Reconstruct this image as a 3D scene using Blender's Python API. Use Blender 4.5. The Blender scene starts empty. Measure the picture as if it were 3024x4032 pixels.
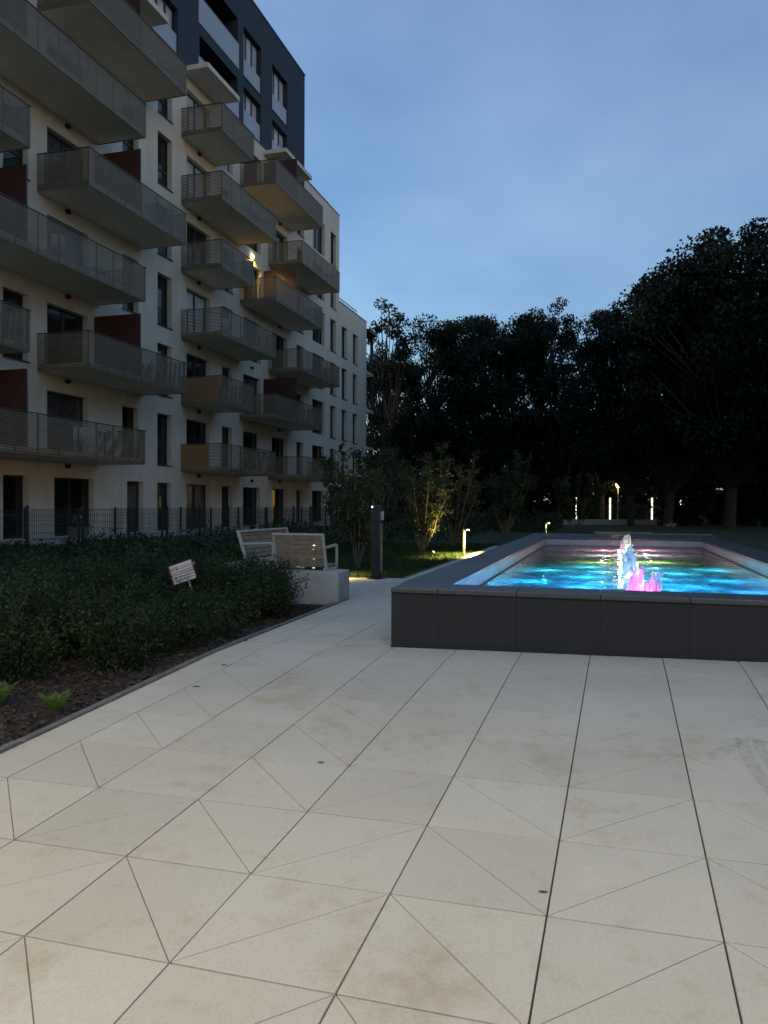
import bpy, bmesh, math, random
import numpy as np
from mathutils import Vector, Matrix, noise as mnoise
rnd = random.Random(7)
NPR = np.random.default_rng(11)
S = bpy.context.scene
COL = S.collection
R_ = math.radians

# ------------------------------------------------------------------ camera
CAMZ = 1.65
_d = np.array([880, -24, 3025.]); _d /= np.linalg.norm(_d)
_D = np.array([-.004, 1, .0091]); _D -= _d * (_D @ _d); _D /= np.linalg.norm(_D)
_X = np.cross(_d, -_D)
RW = np.array([_X, _d, -_D])                      # camera (x right, y down, z forward) -> world
cam = bpy.data.cameras.new('camera')
camo = bpy.data.objects.new('camera', cam); COL.objects.link(camo)
_r, _u, _b = RW @ np.array([1, 0, 0.]), RW @ np.array([0, -1., 0]), RW @ np.array([0, 0, -1.])
camo.matrix_world = Matrix(((_r[0], _u[0], _b[0], 0), (_r[1], _u[1], _b[1], 0), (_r[2], _u[2], _b[2], CAMZ), (0, 0, 0, 1)))
cam.sensor_fit = 'VERTICAL'; cam.sensor_height = 36.0; cam.lens = 3025 / 4032 * 36
cam.clip_start = 0.05; cam.clip_end = 3000
S.camera = camo

# ------------------------------------------------------------------ sky, sun, exposure
W = bpy.data.worlds.new('World'); S.world = W; W.use_nodes = True
wn, wl = W.node_tree.nodes, W.node_tree.links
wn.clear()
w_out = wn.new('ShaderNodeOutputWorld'); w_bg = wn.new('ShaderNodeBackground')
sky = wn.new('ShaderNodeTexSky'); sky.sky_type = 'NISHITA'; sky.sun_disc = False
sky.sun_elevation = R_(3.0); sky.sun_rotation = R_(125); sky.altitude = 100
sky.air_density = 1.0; sky.dust_density = 0.4; sky.ozone_density = 3.0
tc = wn.new('ShaderNodeTexCoord')
mp = wn.new('ShaderNodeMapping'); mp.inputs['Scale'].default_value = (1.6, 1.6, 2.9)
nz = wn.new('ShaderNodeTexNoise'); nz.inputs['Scale'].default_value = 1.5; nz.inputs['Detail'].default_value = 5; nz.inputs['Roughness'].default_value = .52
cr = wn.new('ShaderNodeValToRGB')
cr.color_ramp.elements[0].position = .34; cr.color_ramp.elements[0].color = (.82, .87, .92, 1)
cr.color_ramp.elements[1].position = .66; cr.color_ramp.elements[1].color = (1.28, 1.18, 1.07, 1)
mulc = wn.new('ShaderNodeMix'); mulc.data_type = 'RGBA'; mulc.blend_type = 'MULTIPLY'; mulc.inputs[0].default_value = 1
tint = wn.new('ShaderNodeMix'); tint.data_type = 'RGBA'; tint.blend_type = 'MULTIPLY'; tint.inputs[0].default_value = 1
# thin even stratus veil: the clear sky partly replaced by the cloud sheet's own even blue-hour tone
veil = wn.new('ShaderNodeMix'); veil.data_type = 'RGBA'; veil.blend_type = 'MIX'; veil.inputs[0].default_value = .70
veil.inputs[7].default_value = (.250, .368, .585, 1)
tint.inputs[7].default_value = (1.0, 1.0, 1.0, 1)
wl.new(tc.outputs['Generated'], mp.inputs['Vector']); wl.new(mp.outputs['Vector'], nz.inputs['Vector'])
wl.new(nz.outputs['Fac'], cr.inputs['Fac'])
wl.new(sky.outputs['Color'], veil.inputs[6]); wl.new(veil.outputs[2], mulc.inputs[6]); wl.new(cr.outputs['Color'], mulc.inputs[7])
wl.new(mulc.outputs[2], tint.inputs[6]); wl.new(tint.outputs[2], w_bg.inputs['Color'])
w_bg.inputs['Strength'].default_value = 0.15
wl.new(w_bg.outputs['Background'], w_out.inputs['Surface'])

sun = bpy.data.lights.new('sun', 'SUN'); sun.energy = 0.17; sun.angle = R_(14); sun.color = (1, .72, .42)
suno = bpy.data.objects.new('sun', sun); COL.objects.link(suno)
suno.rotation_euler = (R_(90 - 9), 0, R_(180 - 125 + 180))

S.view_settings.view_transform = 'Standard'; S.view_settings.look = 'None'
S.view_settings.exposure = 2.4; S.view_settings.gamma = 1.0; S.view_settings.use_curve_mapping = False
S.render.engine = 'CYCLES'
S.cycles.use_denoising = True
S.cycles.max_bounces = 7; S.cycles.diffuse_bounces = 3; S.cycles.glossy_bounces = 3
S.cycles.transmission_bounces = 4; S.cycles.transparent_max_bounces = 8
S.cycles.caustics_reflective = False; S.cycles.caustics_refractive = False
S.cycles.sample_clamp_indirect = 4.0

# ------------------------------------------------------------------ helpers
class MB:
    """collects polygons; build() links them as one mesh object"""
    def __init__(s): s.v = []; s.f = []
    def poly(s, pts):
        n = len(s.v); s.v += [tuple(p) for p in pts]; s.f.append(tuple(range(n, n + len(pts))))
    def box(s, x0, x1, y0, y1, z0, z1):
        n = len(s.v)
        s.v += [(x0, y0, z0), (x1, y0, z0), (x1, y1, z0), (x0, y1, z0), (x0, y0, z1), (x1, y0, z1), (x1, y1, z1), (x0, y1, z1)]
        s.f += [tuple(n + i for i in q) for q in ((0, 3, 2, 1), (4, 5, 6, 7), (0, 1, 5, 4), (1, 2, 6, 5), (2, 3, 7, 6), (3, 0, 4, 7))]
        return s
    def tube(s, pts, rads, seg=6, cap=True):
        pts = [Vector(p) for p in pts]
        if not hasattr(rads, '__len__'): rads = [rads] * len(pts)
        rings = []
        for i, p in enumerate(pts):
            a = pts[max(i - 1, 0)]; b = pts[min(i + 1, len(pts) - 1)]
            t = (b - a); t = t.normalized() if t.length > 1e-9 else Vector((0, 0, 1))
            h = Vector((1, 0, 0)) if abs(t.x) < .8 else Vector((0, 1, 0))
            u = t.cross(h).normalized(); w = t.cross(u)
            n = len(s.v)
            for k in range(seg):
                an = 2 * math.pi * k / seg
                s.v.append(tuple(p + (u * math.cos(an) + w * math.sin(an)) * rads[i]))
            rings.append(n)
        for a, b in zip(rings, rings[1:]):
            for k in range(seg):
                k2 = (k + 1) % seg
                s.f.append((a + k, a + k2, b + k2, b + k))
        if cap:
            s.f.append(tuple(rings[0] + k for k in range(seg))[::-1]); s.f.append(tuple(rings[-1] + k for k in range(seg)))
        return s
    def prism(s, poly, z0, z1, cham=0.0, zf=None):
        """vertical prism over a convex xy polygon, chamfered at the top; zf(x,y) adds a height"""
        zf = zf or (lambda x, y: 0)
        m = len(poly); cx = sum(p[0] for p in poly) / m; cy = sum(p[1] for p in poly) / m
        n = len(s.v)
        def ins(p, d):
            q = Vector((p[0] - cx, p[1] - cy)); L = q.length
            return (p[0] - q.x / L * d, p[1] - q.y / L * d) if L > d else (cx, cy)
        for p in poly: s.v.append((p[0], p[1], z0 + zf(*p)))
        for p in poly: s.v.append((p[0], p[1], z1 - cham + zf(*p)))
        for p in poly:
            q = ins(p, cham * 1.6) if cham else p
            s.v.append((q[0], q[1], z1 + zf(*p)))
        for k in range(m):
            k2 = (k + 1) % m
            s.f.append((n + k, n + k2, n + m + k2, n + m + k))
            s.f.append((n + m + k, n + m + k2, n + 2 * m + k2, n + 2 * m + k))
        s.f.append(tuple(n + 2 * m + k for k in range(m)))
        return s
    def build(s, name, mat=None, parent=None, smooth=False, bevel=0):
        me = bpy.data.meshes.new(name); me.from_pydata(s.v, [], s.f)
        if smooth: me.polygons.foreach_set('use_smooth', [True] * len(me.polygons))
        me.update()
        return obj(name, me, mat, parent, bevel)

def obj(name, me, mat=None, parent=None, bevel=0):
    o = bpy.data.objects.new(name, me); COL.objects.link(o)
    if mat and not me.materials: me.materials.append(mat)
    if parent: o.parent = parent
    if bevel:
        md = o.modifiers.new('bevel', 'BEVEL'); md.width = bevel; md.segments = 2; md.limit_method = 'ANGLE'
    return o
def empty(name, loc=(0, 0, 0), rz=0):
    o = bpy.data.objects.new(name, None); COL.objects.link(o); o.location = loc; o.rotation_euler = (0, 0, rz); o.empty_display_size = .2
    return o
def tag(o, label=None, cat=None, group=None, kind=None):
    if label: o['label'] = label
    if cat: o['category'] = cat
    if group: o['group'] = group
    if kind: o['kind'] = kind
    return o
def copy_tree(o, parent=None):
    c = o.copy(); COL.objects.link(c)
    if parent: c.parent = parent
    for ch in list(o.children): copy_tree(ch, c)
    return c
def lamp(kind, name, loc, energy, color, parent=None, **kw):
    l = bpy.data.lights.new(name, kind); l.energy = energy; l.color = color
    for k, v in kw.items(): setattr(l, k, v)
    o = bpy.data.objects.new(name, l); COL.objects.link(o); o.location = loc
    if parent: o.parent = parent
    return o
def quads_mesh(name, V, mat):
    """V: (n,4,3) numpy array of loose quads"""
    n = V.shape[0]; me = bpy.data.meshes.new(name)
    me.vertices.add(n * 4); me.vertices.foreach_set('co', V.reshape(-1).astype(np.float32))
    me.loops.add(n * 4); me.loops.foreach_set('vertex_index', np.arange(n * 4, dtype=np.int32))
    me.polygons.add(n); me.polygons.foreach_set('loop_start', np.arange(0, n * 4, 4, dtype=np.int32))
    me.update(calc_edges=True); me.materials.append(mat)
    return me
def leaves(P, size, aspect=.55, up=0.0, rng=NPR, droop=.25):
    """leaf-shaped bent rhombi at points P; size scalar or array"""
    n = len(P); size = np.broadcast_to(size, (n,)).reshape(-1, 1)
    a = rng.normal(size=(n, 3)); a[:, 2] += up; a /= np.linalg.norm(a, axis=1, keepdims=True)
    b = rng.normal(size=(n, 3)); b -= a * (a * b).sum(1, keepdims=True); b /= np.linalg.norm(b, axis=1, keepdims=True)
    c = np.cross(a, b)
    L = size * rng.uniform(.7, 1.3, (n, 1))
    V = np.stack([P - a * L * .5, P + b * L * aspect * .5 + c * L * droop * .3, P + a * L * .5, P - b * L * aspect * .5 + c * L * droop * .3], axis=1)
    return V

# ------------------------------------------------------------------ materials
MATS = {}
def mat(name, col, rough=.6, col2=None, scale=5, detail=4, bump=0, bscale=None, spec=.5, metal=0, rand=0, coord='Object', lo=.35, hi=.65, trans=0, emis=None, estr=0):
    if name in MATS: return MATS[name]
    m = bpy.data.materials.new(name); m.use_nodes = True; MATS[name] = m
    nt = m.node_tree; N, L = nt.nodes, nt.links
    p = N['Principled BSDF']; p.inputs['Base Color'].default_value = (*col, 1); p.inputs['Roughness'].default_value = rough
    p.inputs['Specular IOR Level'].default_value = spec; p.inputs['Metallic'].default_value = metal
    if trans: p.inputs['Transmission Weight'].default_value = trans
    if emis: p.inputs['Emission Color'].default_value = (*emis, 1); p.inputs['Emission Strength'].default_value = estr
    t = N.new('ShaderNodeTexCoord'); src = None
    if col2 is not None:
        n = N.new('ShaderNodeTexNoise'); n.inputs['Scale'].default_value = scale; n.inputs['Detail'].default_value = detail
        L.new(t.outputs[coord], n.inputs['Vector'])
        r = N.new('ShaderNodeValToRGB'); r.color_ramp.elements[0].position = lo; r.color_ramp.elements[1].position = hi
        r.color_ramp.elements[0].color = (*col, 1); r.color_ramp.elements[1].color = (*col2, 1)
        L.new(n.outputs['Fac'], r.inputs['Fac']); src = r.outputs['Color']
    if rand:
        oi = N.new('ShaderNodeObjectInfo'); mr = N.new('ShaderNodeMapRange'); mr.inputs[3].default_value = 1 - rand; mr.inputs[4].default_value = 1 + rand
        L.new(oi.outputs['Random'], mr.inputs[0])
        mx = N.new('ShaderNodeMix'); mx.data_type = 'RGBA'; mx.blend_type = 'MULTIPLY'; mx.inputs[0].default_value = 1
        if src: L.new(src, mx.inputs[6])
        else: mx.inputs[6].default_value = (*col, 1)
        L.new(mr.outputs[0], mx.inputs[7]); src = mx.outputs[2]
    if src: L.new(src, p.inputs['Base Color'])
    if bump:
        n2 = N.new('ShaderNodeTexNoise'); n2.inputs['Scale'].default_value = bscale or scale * 6; n2.inputs['Detail'].default_value = 6
        L.new(t.outputs[coord], n2.inputs['Vector'])
        b = N.new('ShaderNodeBump'); b.inputs['Strength'].default_value = bump; b.inputs['Distance'].default_value = .01
        L.new(n2.outputs['Fac'], b.inputs['Height']); L.new(b.outputs['Normal'], p.inputs['Normal'])
    return m

def foliage(name, c1, c2, scale=1.2, transl=.35, rough=.55):
    m = bpy.data.materials.new(name); m.use_nodes = True; MATS[name] = m
    nt = m.node_tree; N, L = nt.nodes, nt.links
    p = N['Principled BSDF']; p.inputs['Roughness'].default_value = rough; p.inputs['Specular IOR Level'].default_value = .3
    t = N.new('ShaderNodeTexCoord'); n = N.new('ShaderNodeTexNoise'); n.inputs['Scale'].default_value = scale; n.inputs['Detail'].default_value = 5
    L.new(t.outputs['Object'], n.inputs['Vector'])
    r = N.new('ShaderNodeValToRGB'); r.color_ramp.elements[0].position = .35; r.color_ramp.elements[1].position = .68
    r.color_ramp.elements[0].color = (*c1, 1); r.color_ramp.elements[1].color = (*c2, 1)
    L.new(n.outputs['Fac'], r.inputs['Fac']); L.new(r.outputs['Color'], p.inputs['Base Color'])
    tr = N.new('ShaderNodeBsdfTranslucent'); L.new(r.outputs['Color'], tr.inputs['Color'])
    mx = N.new('ShaderNodeMixShader'); mx.inputs[0].default_value = transl
    L.new(p.outputs[0], mx.inputs[1]); L.new(tr.outputs[0], mx.inputs[2])
    L.new(mx.outputs[0], N['Material Output'].inputs['Surface'])
    return m

def wall_mat():
    m = mat('cream render', (.58, .545, .46), .85, (.63, .595, .51), 1.2, bump=.25, bscale=60)
    N, L = m.node_tree.nodes, m.node_tree.links; p = N['Principled BSDF']; src = p.inputs['Base Color'].links[0].from_socket
    g = N.new('ShaderNodeNewGeometry'); mpp = N.new('ShaderNodeMapping'); mpp.inputs['Scale'].default_value = (2.2, 2.2, .16); L.new(g.outputs['Position'], mpp.inputs['Vector'])
    n = N.new('ShaderNodeTexNoise'); n.inputs['Scale'].default_value = 2.0; n.inputs['Detail'].default_value = 7; L.new(mpp.outputs[0], n.inputs['Vector'])
    r = N.new('ShaderNodeValToRGB'); r.color_ramp.elements[0].position = .30; r.color_ramp.elements[1].position = .52; r.color_ramp.elements[0].color = (.91, .905, .89, 1); r.color_ramp.elements[1].color = (1, 1, 1, 1); L.new(n.outputs['Fac'], r.inputs['Fac'])
    mx = N.new('ShaderNodeMix'); mx.data_type = 'RGBA'; mx.blend_type = 'MULTIPLY'; mx.inputs[0].default_value = 1; L.new(src, mx.inputs[6]); L.new(r.outputs['Color'], mx.inputs[7]); L.new(mx.outputs[2], p.inputs['Base Color'])
    return m
M_WHITE = wall_mat()
M_DARK = mat('anthracite render', (.017, .030, .050), .8, (.023, .038, .060), 2, bump=.2, bscale=60)
M_SOFFIT = mat('soffit render', (.68, .61, .48), .85, (.74, .67, .54), 1.5)
M_SLAT = mat('taupe mesh metal', (.185, .15, .105), .5, (.215, .176, .125), 3, rand=.06)
M_RAIL = mat('dark rail metal', (.05, .047, .042), .45)
M_FRAME = mat('anthracite window frame', (.018, .019, .021), .45)
M_GLASS = mat('dark window glass', (.010, .012, .014), .06, spec=.6, rand=.3)
M_CURT = mat('curtained window glass', (.50, .52, .55), .3, (.34, .36, .39), 3, spec=.8)
M_CURT2 = mat('dim net curtain behind glass', (.075, .075, .078), .15, (.045, .046, .05), 6, spec=.7)
M_FROST = mat('frosted glass balustrade', (.30, .34, .40), .35, spec=.7)
M_SILL = mat('dark metal sill', (.03, .03, .032), .4)
M_PART = mat('rust brown partition', (.050, .017, .012), .5, (.062, .022, .016), 2, rand=.15)
M_ORANGE = mat('ochre privacy screen', (.70, .32, .035), .6, (.60, .27, .03), 3)
M_FENCE = mat('graphite fence metal', (.022, .024, .024), .5)
M_CONC = mat('smooth grey concrete', (.36, .355, .34), .8, (.42, .415, .40), 3, bump=.25, bscale=80)
M_GRAN = mat('dark flamed granite', (.012, .0115, .013), .7, (.022, .0215, .024), 130, detail=8, bump=.3, bscale=180, rand=.10)
M_GRANP = mat('dark honed granite', (.045, .047, .053), .36, (.075, .077, .085), 90, detail=8, bump=.08, bscale=160, rand=.12)
M_WOOD = mat('weathered timber', (.20, .155, .115), .6, (.29, .235, .18), 9, rand=.12, bump=.2)
M_ALU = mat('pale powder coated frame', (.40, .39, .36), .45)
M_POST = mat('black coated steel', (.012, .013, .015), .4)
M_LPOST = mat('lamp post paint', (.42, .39, .32), .45)
M_BARK = mat('bark', (.035, .028, .02), .9, (.06, .048, .035), 12, bump=.5)
M_STEM = mat('young bark', (.11, .095, .06), .8, (.16, .14, .09), 12)
M_SOIL = mat('dark soil', (.018, .014, .011), .95, (.032, .024, .018), 14, bump=.8, bscale=60)
M_MULCH = mat('bark mulch', (.035, .022, .016), .9, (.085, .055, .038), 40)
M_JOINT = mat('joint sand', (.10, .092, .078), .95, (.15, .135, .11), 12)
M_KERB = mat('grey kerb concrete', (.12, .12, .118), .85, (.17, .17, .165), 8, bump=.2)
M_LAWN = mat('lawn', (.020, .036, .012), .95, (.034, .054, .016), 1.5, bump=.8, bscale=40)
M_WALLW = mat('pool lining', (.33, .32, .345), .5, (.40, .385, .41), 2)
M_POOLF = mat('pool floor tile', (.50, .54, .56), .4, (.62, .66, .68), 3)
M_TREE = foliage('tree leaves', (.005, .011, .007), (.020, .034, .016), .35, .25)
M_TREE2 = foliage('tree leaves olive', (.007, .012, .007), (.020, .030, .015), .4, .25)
M_SHRUB = foliage('shrub leaves', (.010, .024, .010), (.040, .072, .020), 2.2, .25)
M_YOUNG = foliage('young tree leaves', (.028, .036, .014), (.075, .085, .030), 1.5, .35)
M_FERN = foliage('fern leaves', (.09, .17, .025), (.16, .26, .04), 9, .35)
M_GRASS = foliage('grass blades', (.020, .046, .010), (.055, .095, .020), 1.3, .3)
def emit(name, col, s, base=(.8, .8, .8)):
    return mat(name, base, .5, emis=col, estr=s)
M_LWARM = emit('warm lamp glass', (1, .78, .34), 4)
M_LSTRIP = emit('light column glass', (1, .93, .62), .8)
M_LIT = emit('lit curtained window', (1, .62, .10), .022, (.2, .15, .05))

# paving: pale concrete slabs with stains
def paving_mat():
    m = bpy.data.materials.new('pale concrete slab'); m.use_nodes = True
    N, L = m.node_tree.nodes, m.node_tree.links; p = N['Principled BSDF']; p.inputs['Roughness'].default_value = .72; p.inputs['Specular IOR Level'].default_value = .35
    g = N.new('ShaderNodeNewGeometry')
    def noise(sc, det, rough=.55):
        n = N.new('ShaderNodeTexNoise'); n.inputs['Scale'].default_value = sc; n.inputs['Detail'].default_value = det; n.inputs['Roughness'].default_value = rough
        L.new(g.outputs['Position'], n.inputs['Vector']); return n.outputs['Fac']
    def ramp(src, a, b, ca, cb):
        r = N.new('ShaderNodeValToRGB'); r.color_ramp.elements[0].position = a; r.color_ramp.elements[1].position = b
        r.color_ramp.elements[0].color = (*ca, 1); r.color_ramp.elements[1].color = (*cb, 1); L.new(src, r.inputs['Fac']); return r.outputs['Color']
    def mul(a, b, f=1):
        x = N.new('ShaderNodeMix'); x.data_type = 'RGBA'; x.blend_type = 'MULTIPLY'; x.inputs[0].default_value = f
        L.new(a, x.inputs[6]); L.new(b, x.inputs[7]); return x.outputs[2]
    base = ramp(noise(.9, 3), .3, .7, (.51, .477, .405), (.575, .542, .468))
    stain = ramp(noise(1.9, 9, .72), .33, .46, (.84, .78, .69), (1, 1, 1))
    blot = ramp(noise(6.5, 6, .6), .28, .42, (.90, .87, .82), (1, 1, 1))
    grain = ramp(noise(90, 6, .7), .3, .7, (.88, .88, .88), (1.08, 1.08, 1.08))
    pale = ramp(noise(3.1, 5), .66, .74, (1, 1, 1), (1.07, 1.07, 1.06))
    oi = N.new('ShaderNodeObjectInfo'); mr = N.new('ShaderNodeMapRange'); mr.inputs[3].default_value = .93; mr.inputs[4].default_value = 1.04
    L.new(oi.outputs['Random'], mr.inputs[0])
    c = mul(mul(mul(mul(base, stain), blot), grain), pale); c = mul(c, mr.outputs[0]); L.new(c, p.inputs['Base Color'])
    b = N.new('ShaderNodeBump'); b.inputs['Strength'].default_value = .18; b.inputs['Distance'].default_value = .004
    L.new(noise(120, 5), b.inputs['Height']); L.new(b.outputs['Normal'], p.inputs['Normal'])
    return m
M_PAVE = paving_mat()

# ------------------------------------------------------------------ terrain
def gz(x, y):
    yy = y if y < 6.5 else 6.5 + min(y - 6.5, 5.5) * .25
    z = .006 + .0162 * max(-6, min(4, x)) + .0481 * max(yy, -14)
    t = min(max((-x - 6) / 8, 0), 1); t = t * t * (3 - 2 * t)      # rises to the house terrace
    return z * (1 - t) + max(z, .47) * t
EDGE = -3.52
def sheet(name, xs, ys, dz, m, kind='structure'):
    b = MB(); nx = len(xs)
    for y in ys:
        for x in xs: b.v.append((x, y, gz(x, y) + dz))
    for j in range(len(ys) - 1):
        for i in range(nx - 1):
            n = j * nx + i; b.f.append((n, n + 1, n + nx + 1, n + nx))
    o = b.build(name, m, smooth=True); tag(o, kind=kind); return o
ys_all = [-900, -300, -100, -40, -20, -8, -4, 0, 3, 5, 6.5, 7, 8, 9, 10, 11, 12, 13, 14, 16, 20, 30, 45, 60, 80, 120, 300, 900]
sheet('lawn', [-900, -300, -100, -40, -22, -18, -16, -14, -13, -12, -11, -10, -9, -8, -7, -6, -5, -3.5, -2, 0, 2, 4, 10, 30, 100, 300, 900], ys_all, -.05, M_LAWN)
o = sheet('planting_bed', [-13.7, -12.5, -11.5, -10.5, -9.5, -8.5, -7.5, -6.5, -5.5, -4.5, EDGE - .06], [-3, 0, 3, 5, 6.5, 8, 9, 9.9], -.022, M_SOIL)
o = sheet('planting_bed', [-13.7, -12.5, -11.5, -10.5, -9.5, -8.5, -7.5, -6.6], [9.92, 11, 12, 13, 14, 16, 18.5], -.022, M_SOIL)
paving = sheet('paving', [EDGE, -2, 0, 2, 4, 7, 14], [-14, -8, -4, 0, 3, 5, 6.5, 7.06], -.012, M_JOINT)
sheet('path', [EDGE, -2.6, -2.0], [7.07, 8, 9, 10, 11, 12, 13.4, 25.5], -.012, M_JOINT)
sheet('path', [-9.5, -7, -5, EDGE - .002], [10.45, 11, 12, 13.4], -.012, M_JOINT)

# slabs: squares of 0.6 m, each cast as two triangles with a shallow diagonal groove
ANG = -0.0163; TU = Vector((math.cos(ANG), math.sin(ANG))); TV = Vector((-math.sin(ANG), math.cos(ANG))); TO = Vector((-2.019, 2.298)); TS = .6015
def tile_pt(c, r): p = TO + TU * (c * TS) + TV * (r * .5985); return (p.x, p.y)
def clip(poly, nx, ny, d):
    """keep nx*x+ny*y<=d"""
    out = []
    for i, p in enumerate(poly):
        q = poly[(i + 1) % len(poly)]; a = nx * p[0] + ny * p[1] - d; b = nx * q[0] + ny * q[1] - d
        if a <= 0: out.append(p)
        if a * b < 0: t = a / (a - b); out.append((p[0] + (q[0] - p[0]) * t, p[1] + (q[1] - p[1]) * t))
    return out
def area(p): return abs(sum(p[i][0] * p[(i + 1) % len(p)][1] - p[(i + 1) % len(p)][0] * p[i][1] for i in range(len(p)))) / 2
def slab(c, r, bounds, parent, gc=.0036, gr=.0040, gd=.0021):
    P = [tile_pt(c, r), tile_pt(c + 1, r), tile_pt(c + 1, r + 1), tile_pt(c, r + 1)]
    P = [(P[0][0] + gc, P[0][1] + gr), (P[1][0] - gc, P[1][1] + gr), (P[2][0] - gc, P[2][1] - gr), (P[3][0] + gc, P[3][1] - gr)]
    # columns alternate the direction of the diagonal
    tris = [(P[0], P[1], P[3]), (P[1], P[2], P[3])] if c % 2 == 0 else [(P[0], P[1], P[2]), (P[0], P[2], P[3])]
    b = MB(); h = rnd.uniform(-.0012, .0012)
    tx, ty = rnd.uniform(-.002, .002), rnd.uniform(-.002, .002); cx = (P[0][0] + P[2][0]) / 2; cy = (P[0][1] + P[2][1]) / 2
    for t in tris:
        t = list(t)
        # hold the triangle back from the diagonal
        m = (sum(p[0] for p in t) / 3, sum(p[1] for p in t) / 3)
        dd = (P[3][0] - P[1][0], P[3][1] - P[1][1]) if c % 2 == 0 else (P[2][0] - P[0][0], P[2][1] - P[0][1])
        L = math.hypot(*dd); nn = (-dd[1] / L, dd[0] / L); q = P[1] if c % 2 == 0 else P[0]
        off = nn[0] * q[0] + nn[1] * q[1]
        if nn[0] * m[0] + nn[1] * m[1] > off: t = clip(t, -nn[0], -nn[1], -(off + gd))
        else: t = clip(t, nn[0], nn[1], off - gd)
        for (a, e, d_) in bounds: t = clip(t, a, e, d_)
        if len(t) < 3 or area(t) < .002: continue
        b.prism(t, -.035, 0, .0012, lambda x, y: gz(x, y) + h + tx * (x - cx) + ty * (y - cy))
    # groove bottom just below the face
    g = P
    for (a, e, d_) in bounds: g = clip(g, a, e, d_)
    if not b.v: return
    if len(g) >= 3: b.poly([(x, y, gz(x, y) + h - .011) for x, y in g])
    b.build('slab', M_PAVE, parent)
NEAR = [(-1, 0, -EDGE), (0, 1, 7.055)]
nslab = 0
slabs_far = MB()
for r in range(-4, 9):
    for c in range(-3, 11):
        p = tile_pt(c + .5, r + .5)
        if p[1] > 7.35 or p[0] > .9 * p[1] + 2.2 or p[0] < -3.9: continue
        slab(c, r, NEAR, paving); nslab += 1
for r in range(8, 20):
    for c in range(-3, 1):
        p = tile_pt(c + .5, r + .5)
        if p[1] < 6.8 or p[1] > 13.7: continue
        slab(c, r, [(-1, 0, -EDGE), (1, 0, -2.0), (0, -1, -7.06), (0, 1, 13.4)], bpy.data.objects['path'])
for r in range(13, 20):
    for c in range(-8, -2):
        p = tile_pt(c + .5, r + .5)
        slab(c, r, [(1, 0, EDGE - .004), (0, -1, -10.46), (0, 1, 13.4)], bpy.data.objects['path.001'])
for i in range(20):     # narrow strip along the pool, plain slabs seen edge-on
    y0 = 13.41 + i * .605
    if y0 + .6 > 25.5: break
    b = MB(); b.prism([(EDGE + .004, y0), (-2.75, y0), (-2.75, y0 + .6), (EDGE + .004, y0 + .6)], -.03, 0, .003, gz)
    b.prism([(-2.744, y0), (-2.06, y0), (-2.06, y0 + .6), (-2.744, y0 + .6)], -.03, 0, .003, gz)
    b.build('slab', M_PAVE, bpy.data.objects['path'])
# slabs out of the near field, as one mass (behind and right of the viewer)
b = MB()
for r in range(-20, 9):
    for c in range(-3, 26):
        p = tile_pt(c + .5, r + .5)
        seen = r >= -4 and not (p[1] > 7.35 or p[0] > .9 * p[1] + 2.2 or p[0] < -3.9) and c < 11
        if seen or p[1] > 7.0 or p[0] < -3.3: continue
        P = [tile_pt(c, r), tile_pt(c + 1, r), tile_pt(c + 1, r + 1), tile_pt(c, r + 1)]
        P = clip([(P[0][0] + .005, P[0][1] + .003), (P[1][0] - .005, P[1][1] + .003), (P[2][0] - .005, P[2][1] - .003), (P[3][0] + .005, P[3][1] - .003)], 0, 1, 7.05)
        if len(P) >= 3: b.prism(P, -.03, 0, .003, gz)
o = b.build('slab_field', M_PAVE, paving); tag(o, kind='stuff')
# kerb along the bed
kb = empty('kerb', (EDGE, 0, 0)); tag(kb, 'thin grey concrete kerb between mulch bed and pale paving', 'kerb')
kb.location = (0, 0, 0)
for i in range(16):
    y0 = -6 + i * 1.0
    if y0 >= 9.9: break
    y1 = min(y0 + .994, 9.9)
    b = MB(); b.prism([(EDGE - .062, y0), (EDGE - .006, y0), (EDGE - .006, y1), (EDGE - .062, y1)], -.08, .018 + rnd.uniform(-.003, .003), .006, gz)
    b.build('kerb_stone', M_KERB, kb)
kb2 = empty('kerb'); tag(kb2, 'low concrete edging between lawn and the strip beside the pool', 'kerb')
for i in range(12):
    y0 = 13.5 + i; b = MB(); b.prism([(EDGE - .05, y0), (EDGE - .004, y0), (EDGE - .004, y0 + .994), (EDGE - .05, y0 + .994)], -.08, .008, .005, gz); b.build('kerb_stone', M_KERB, kb2)

# ------------------------------------------------------------------ fountain pool
PX0, PX1, PY0, PY1 = -2.02, 2.66, 7.07, 22.5
IX0, IX1, IY0, IY1 = -1.50, 2.14, 7.55, 19.5
PT = .86; WZ = .66
pool = empty('fountain_pool', (0, 0, 0)); tag(pool, 'long raised fountain pool faced in dark granite slabs with flat coping', 'fountain')
def panel_run(cuts, side):
    for a, c in zip(cuts, cuts[1:]):
        b = MB(); g = .0008
        if side == 'front': b.box(a + g, c - g, PY0 + .03, PY0 + .06, gz(0, 7) - .1, PT - .045)
        if side == 'left': b.box(PX0 + .03, PX0 + .06, a + g, c - g, .2, PT - .045)
        if side == 'right': b.box(PX1 - .06, PX1 - .03, a + g, c - g, .2, PT - .045)
        if side == 'back': b.box(a + g, c - g, PY1 - .06, PY1 - .03, .2, PT - .045)
        b.build('wall_panel', M_GRAN, pool, bevel=.001)
fx = [PX0 + .0305, -1.53, -.796, -.056, .69, 1.43, 2.17, PX1 - .0305]
ly = [PY0 + .0605 + i * (PY1 - PY0 - .121) / 20 for i in range(21)]
panel_run(fx, 'front'); panel_run(ly, 'left'); panel_run(ly, 'right'); panel_run([PX0 + .0305 + i * (PX1 - PX0 - .061) / 6 for i in range(7)], 'back')
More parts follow.
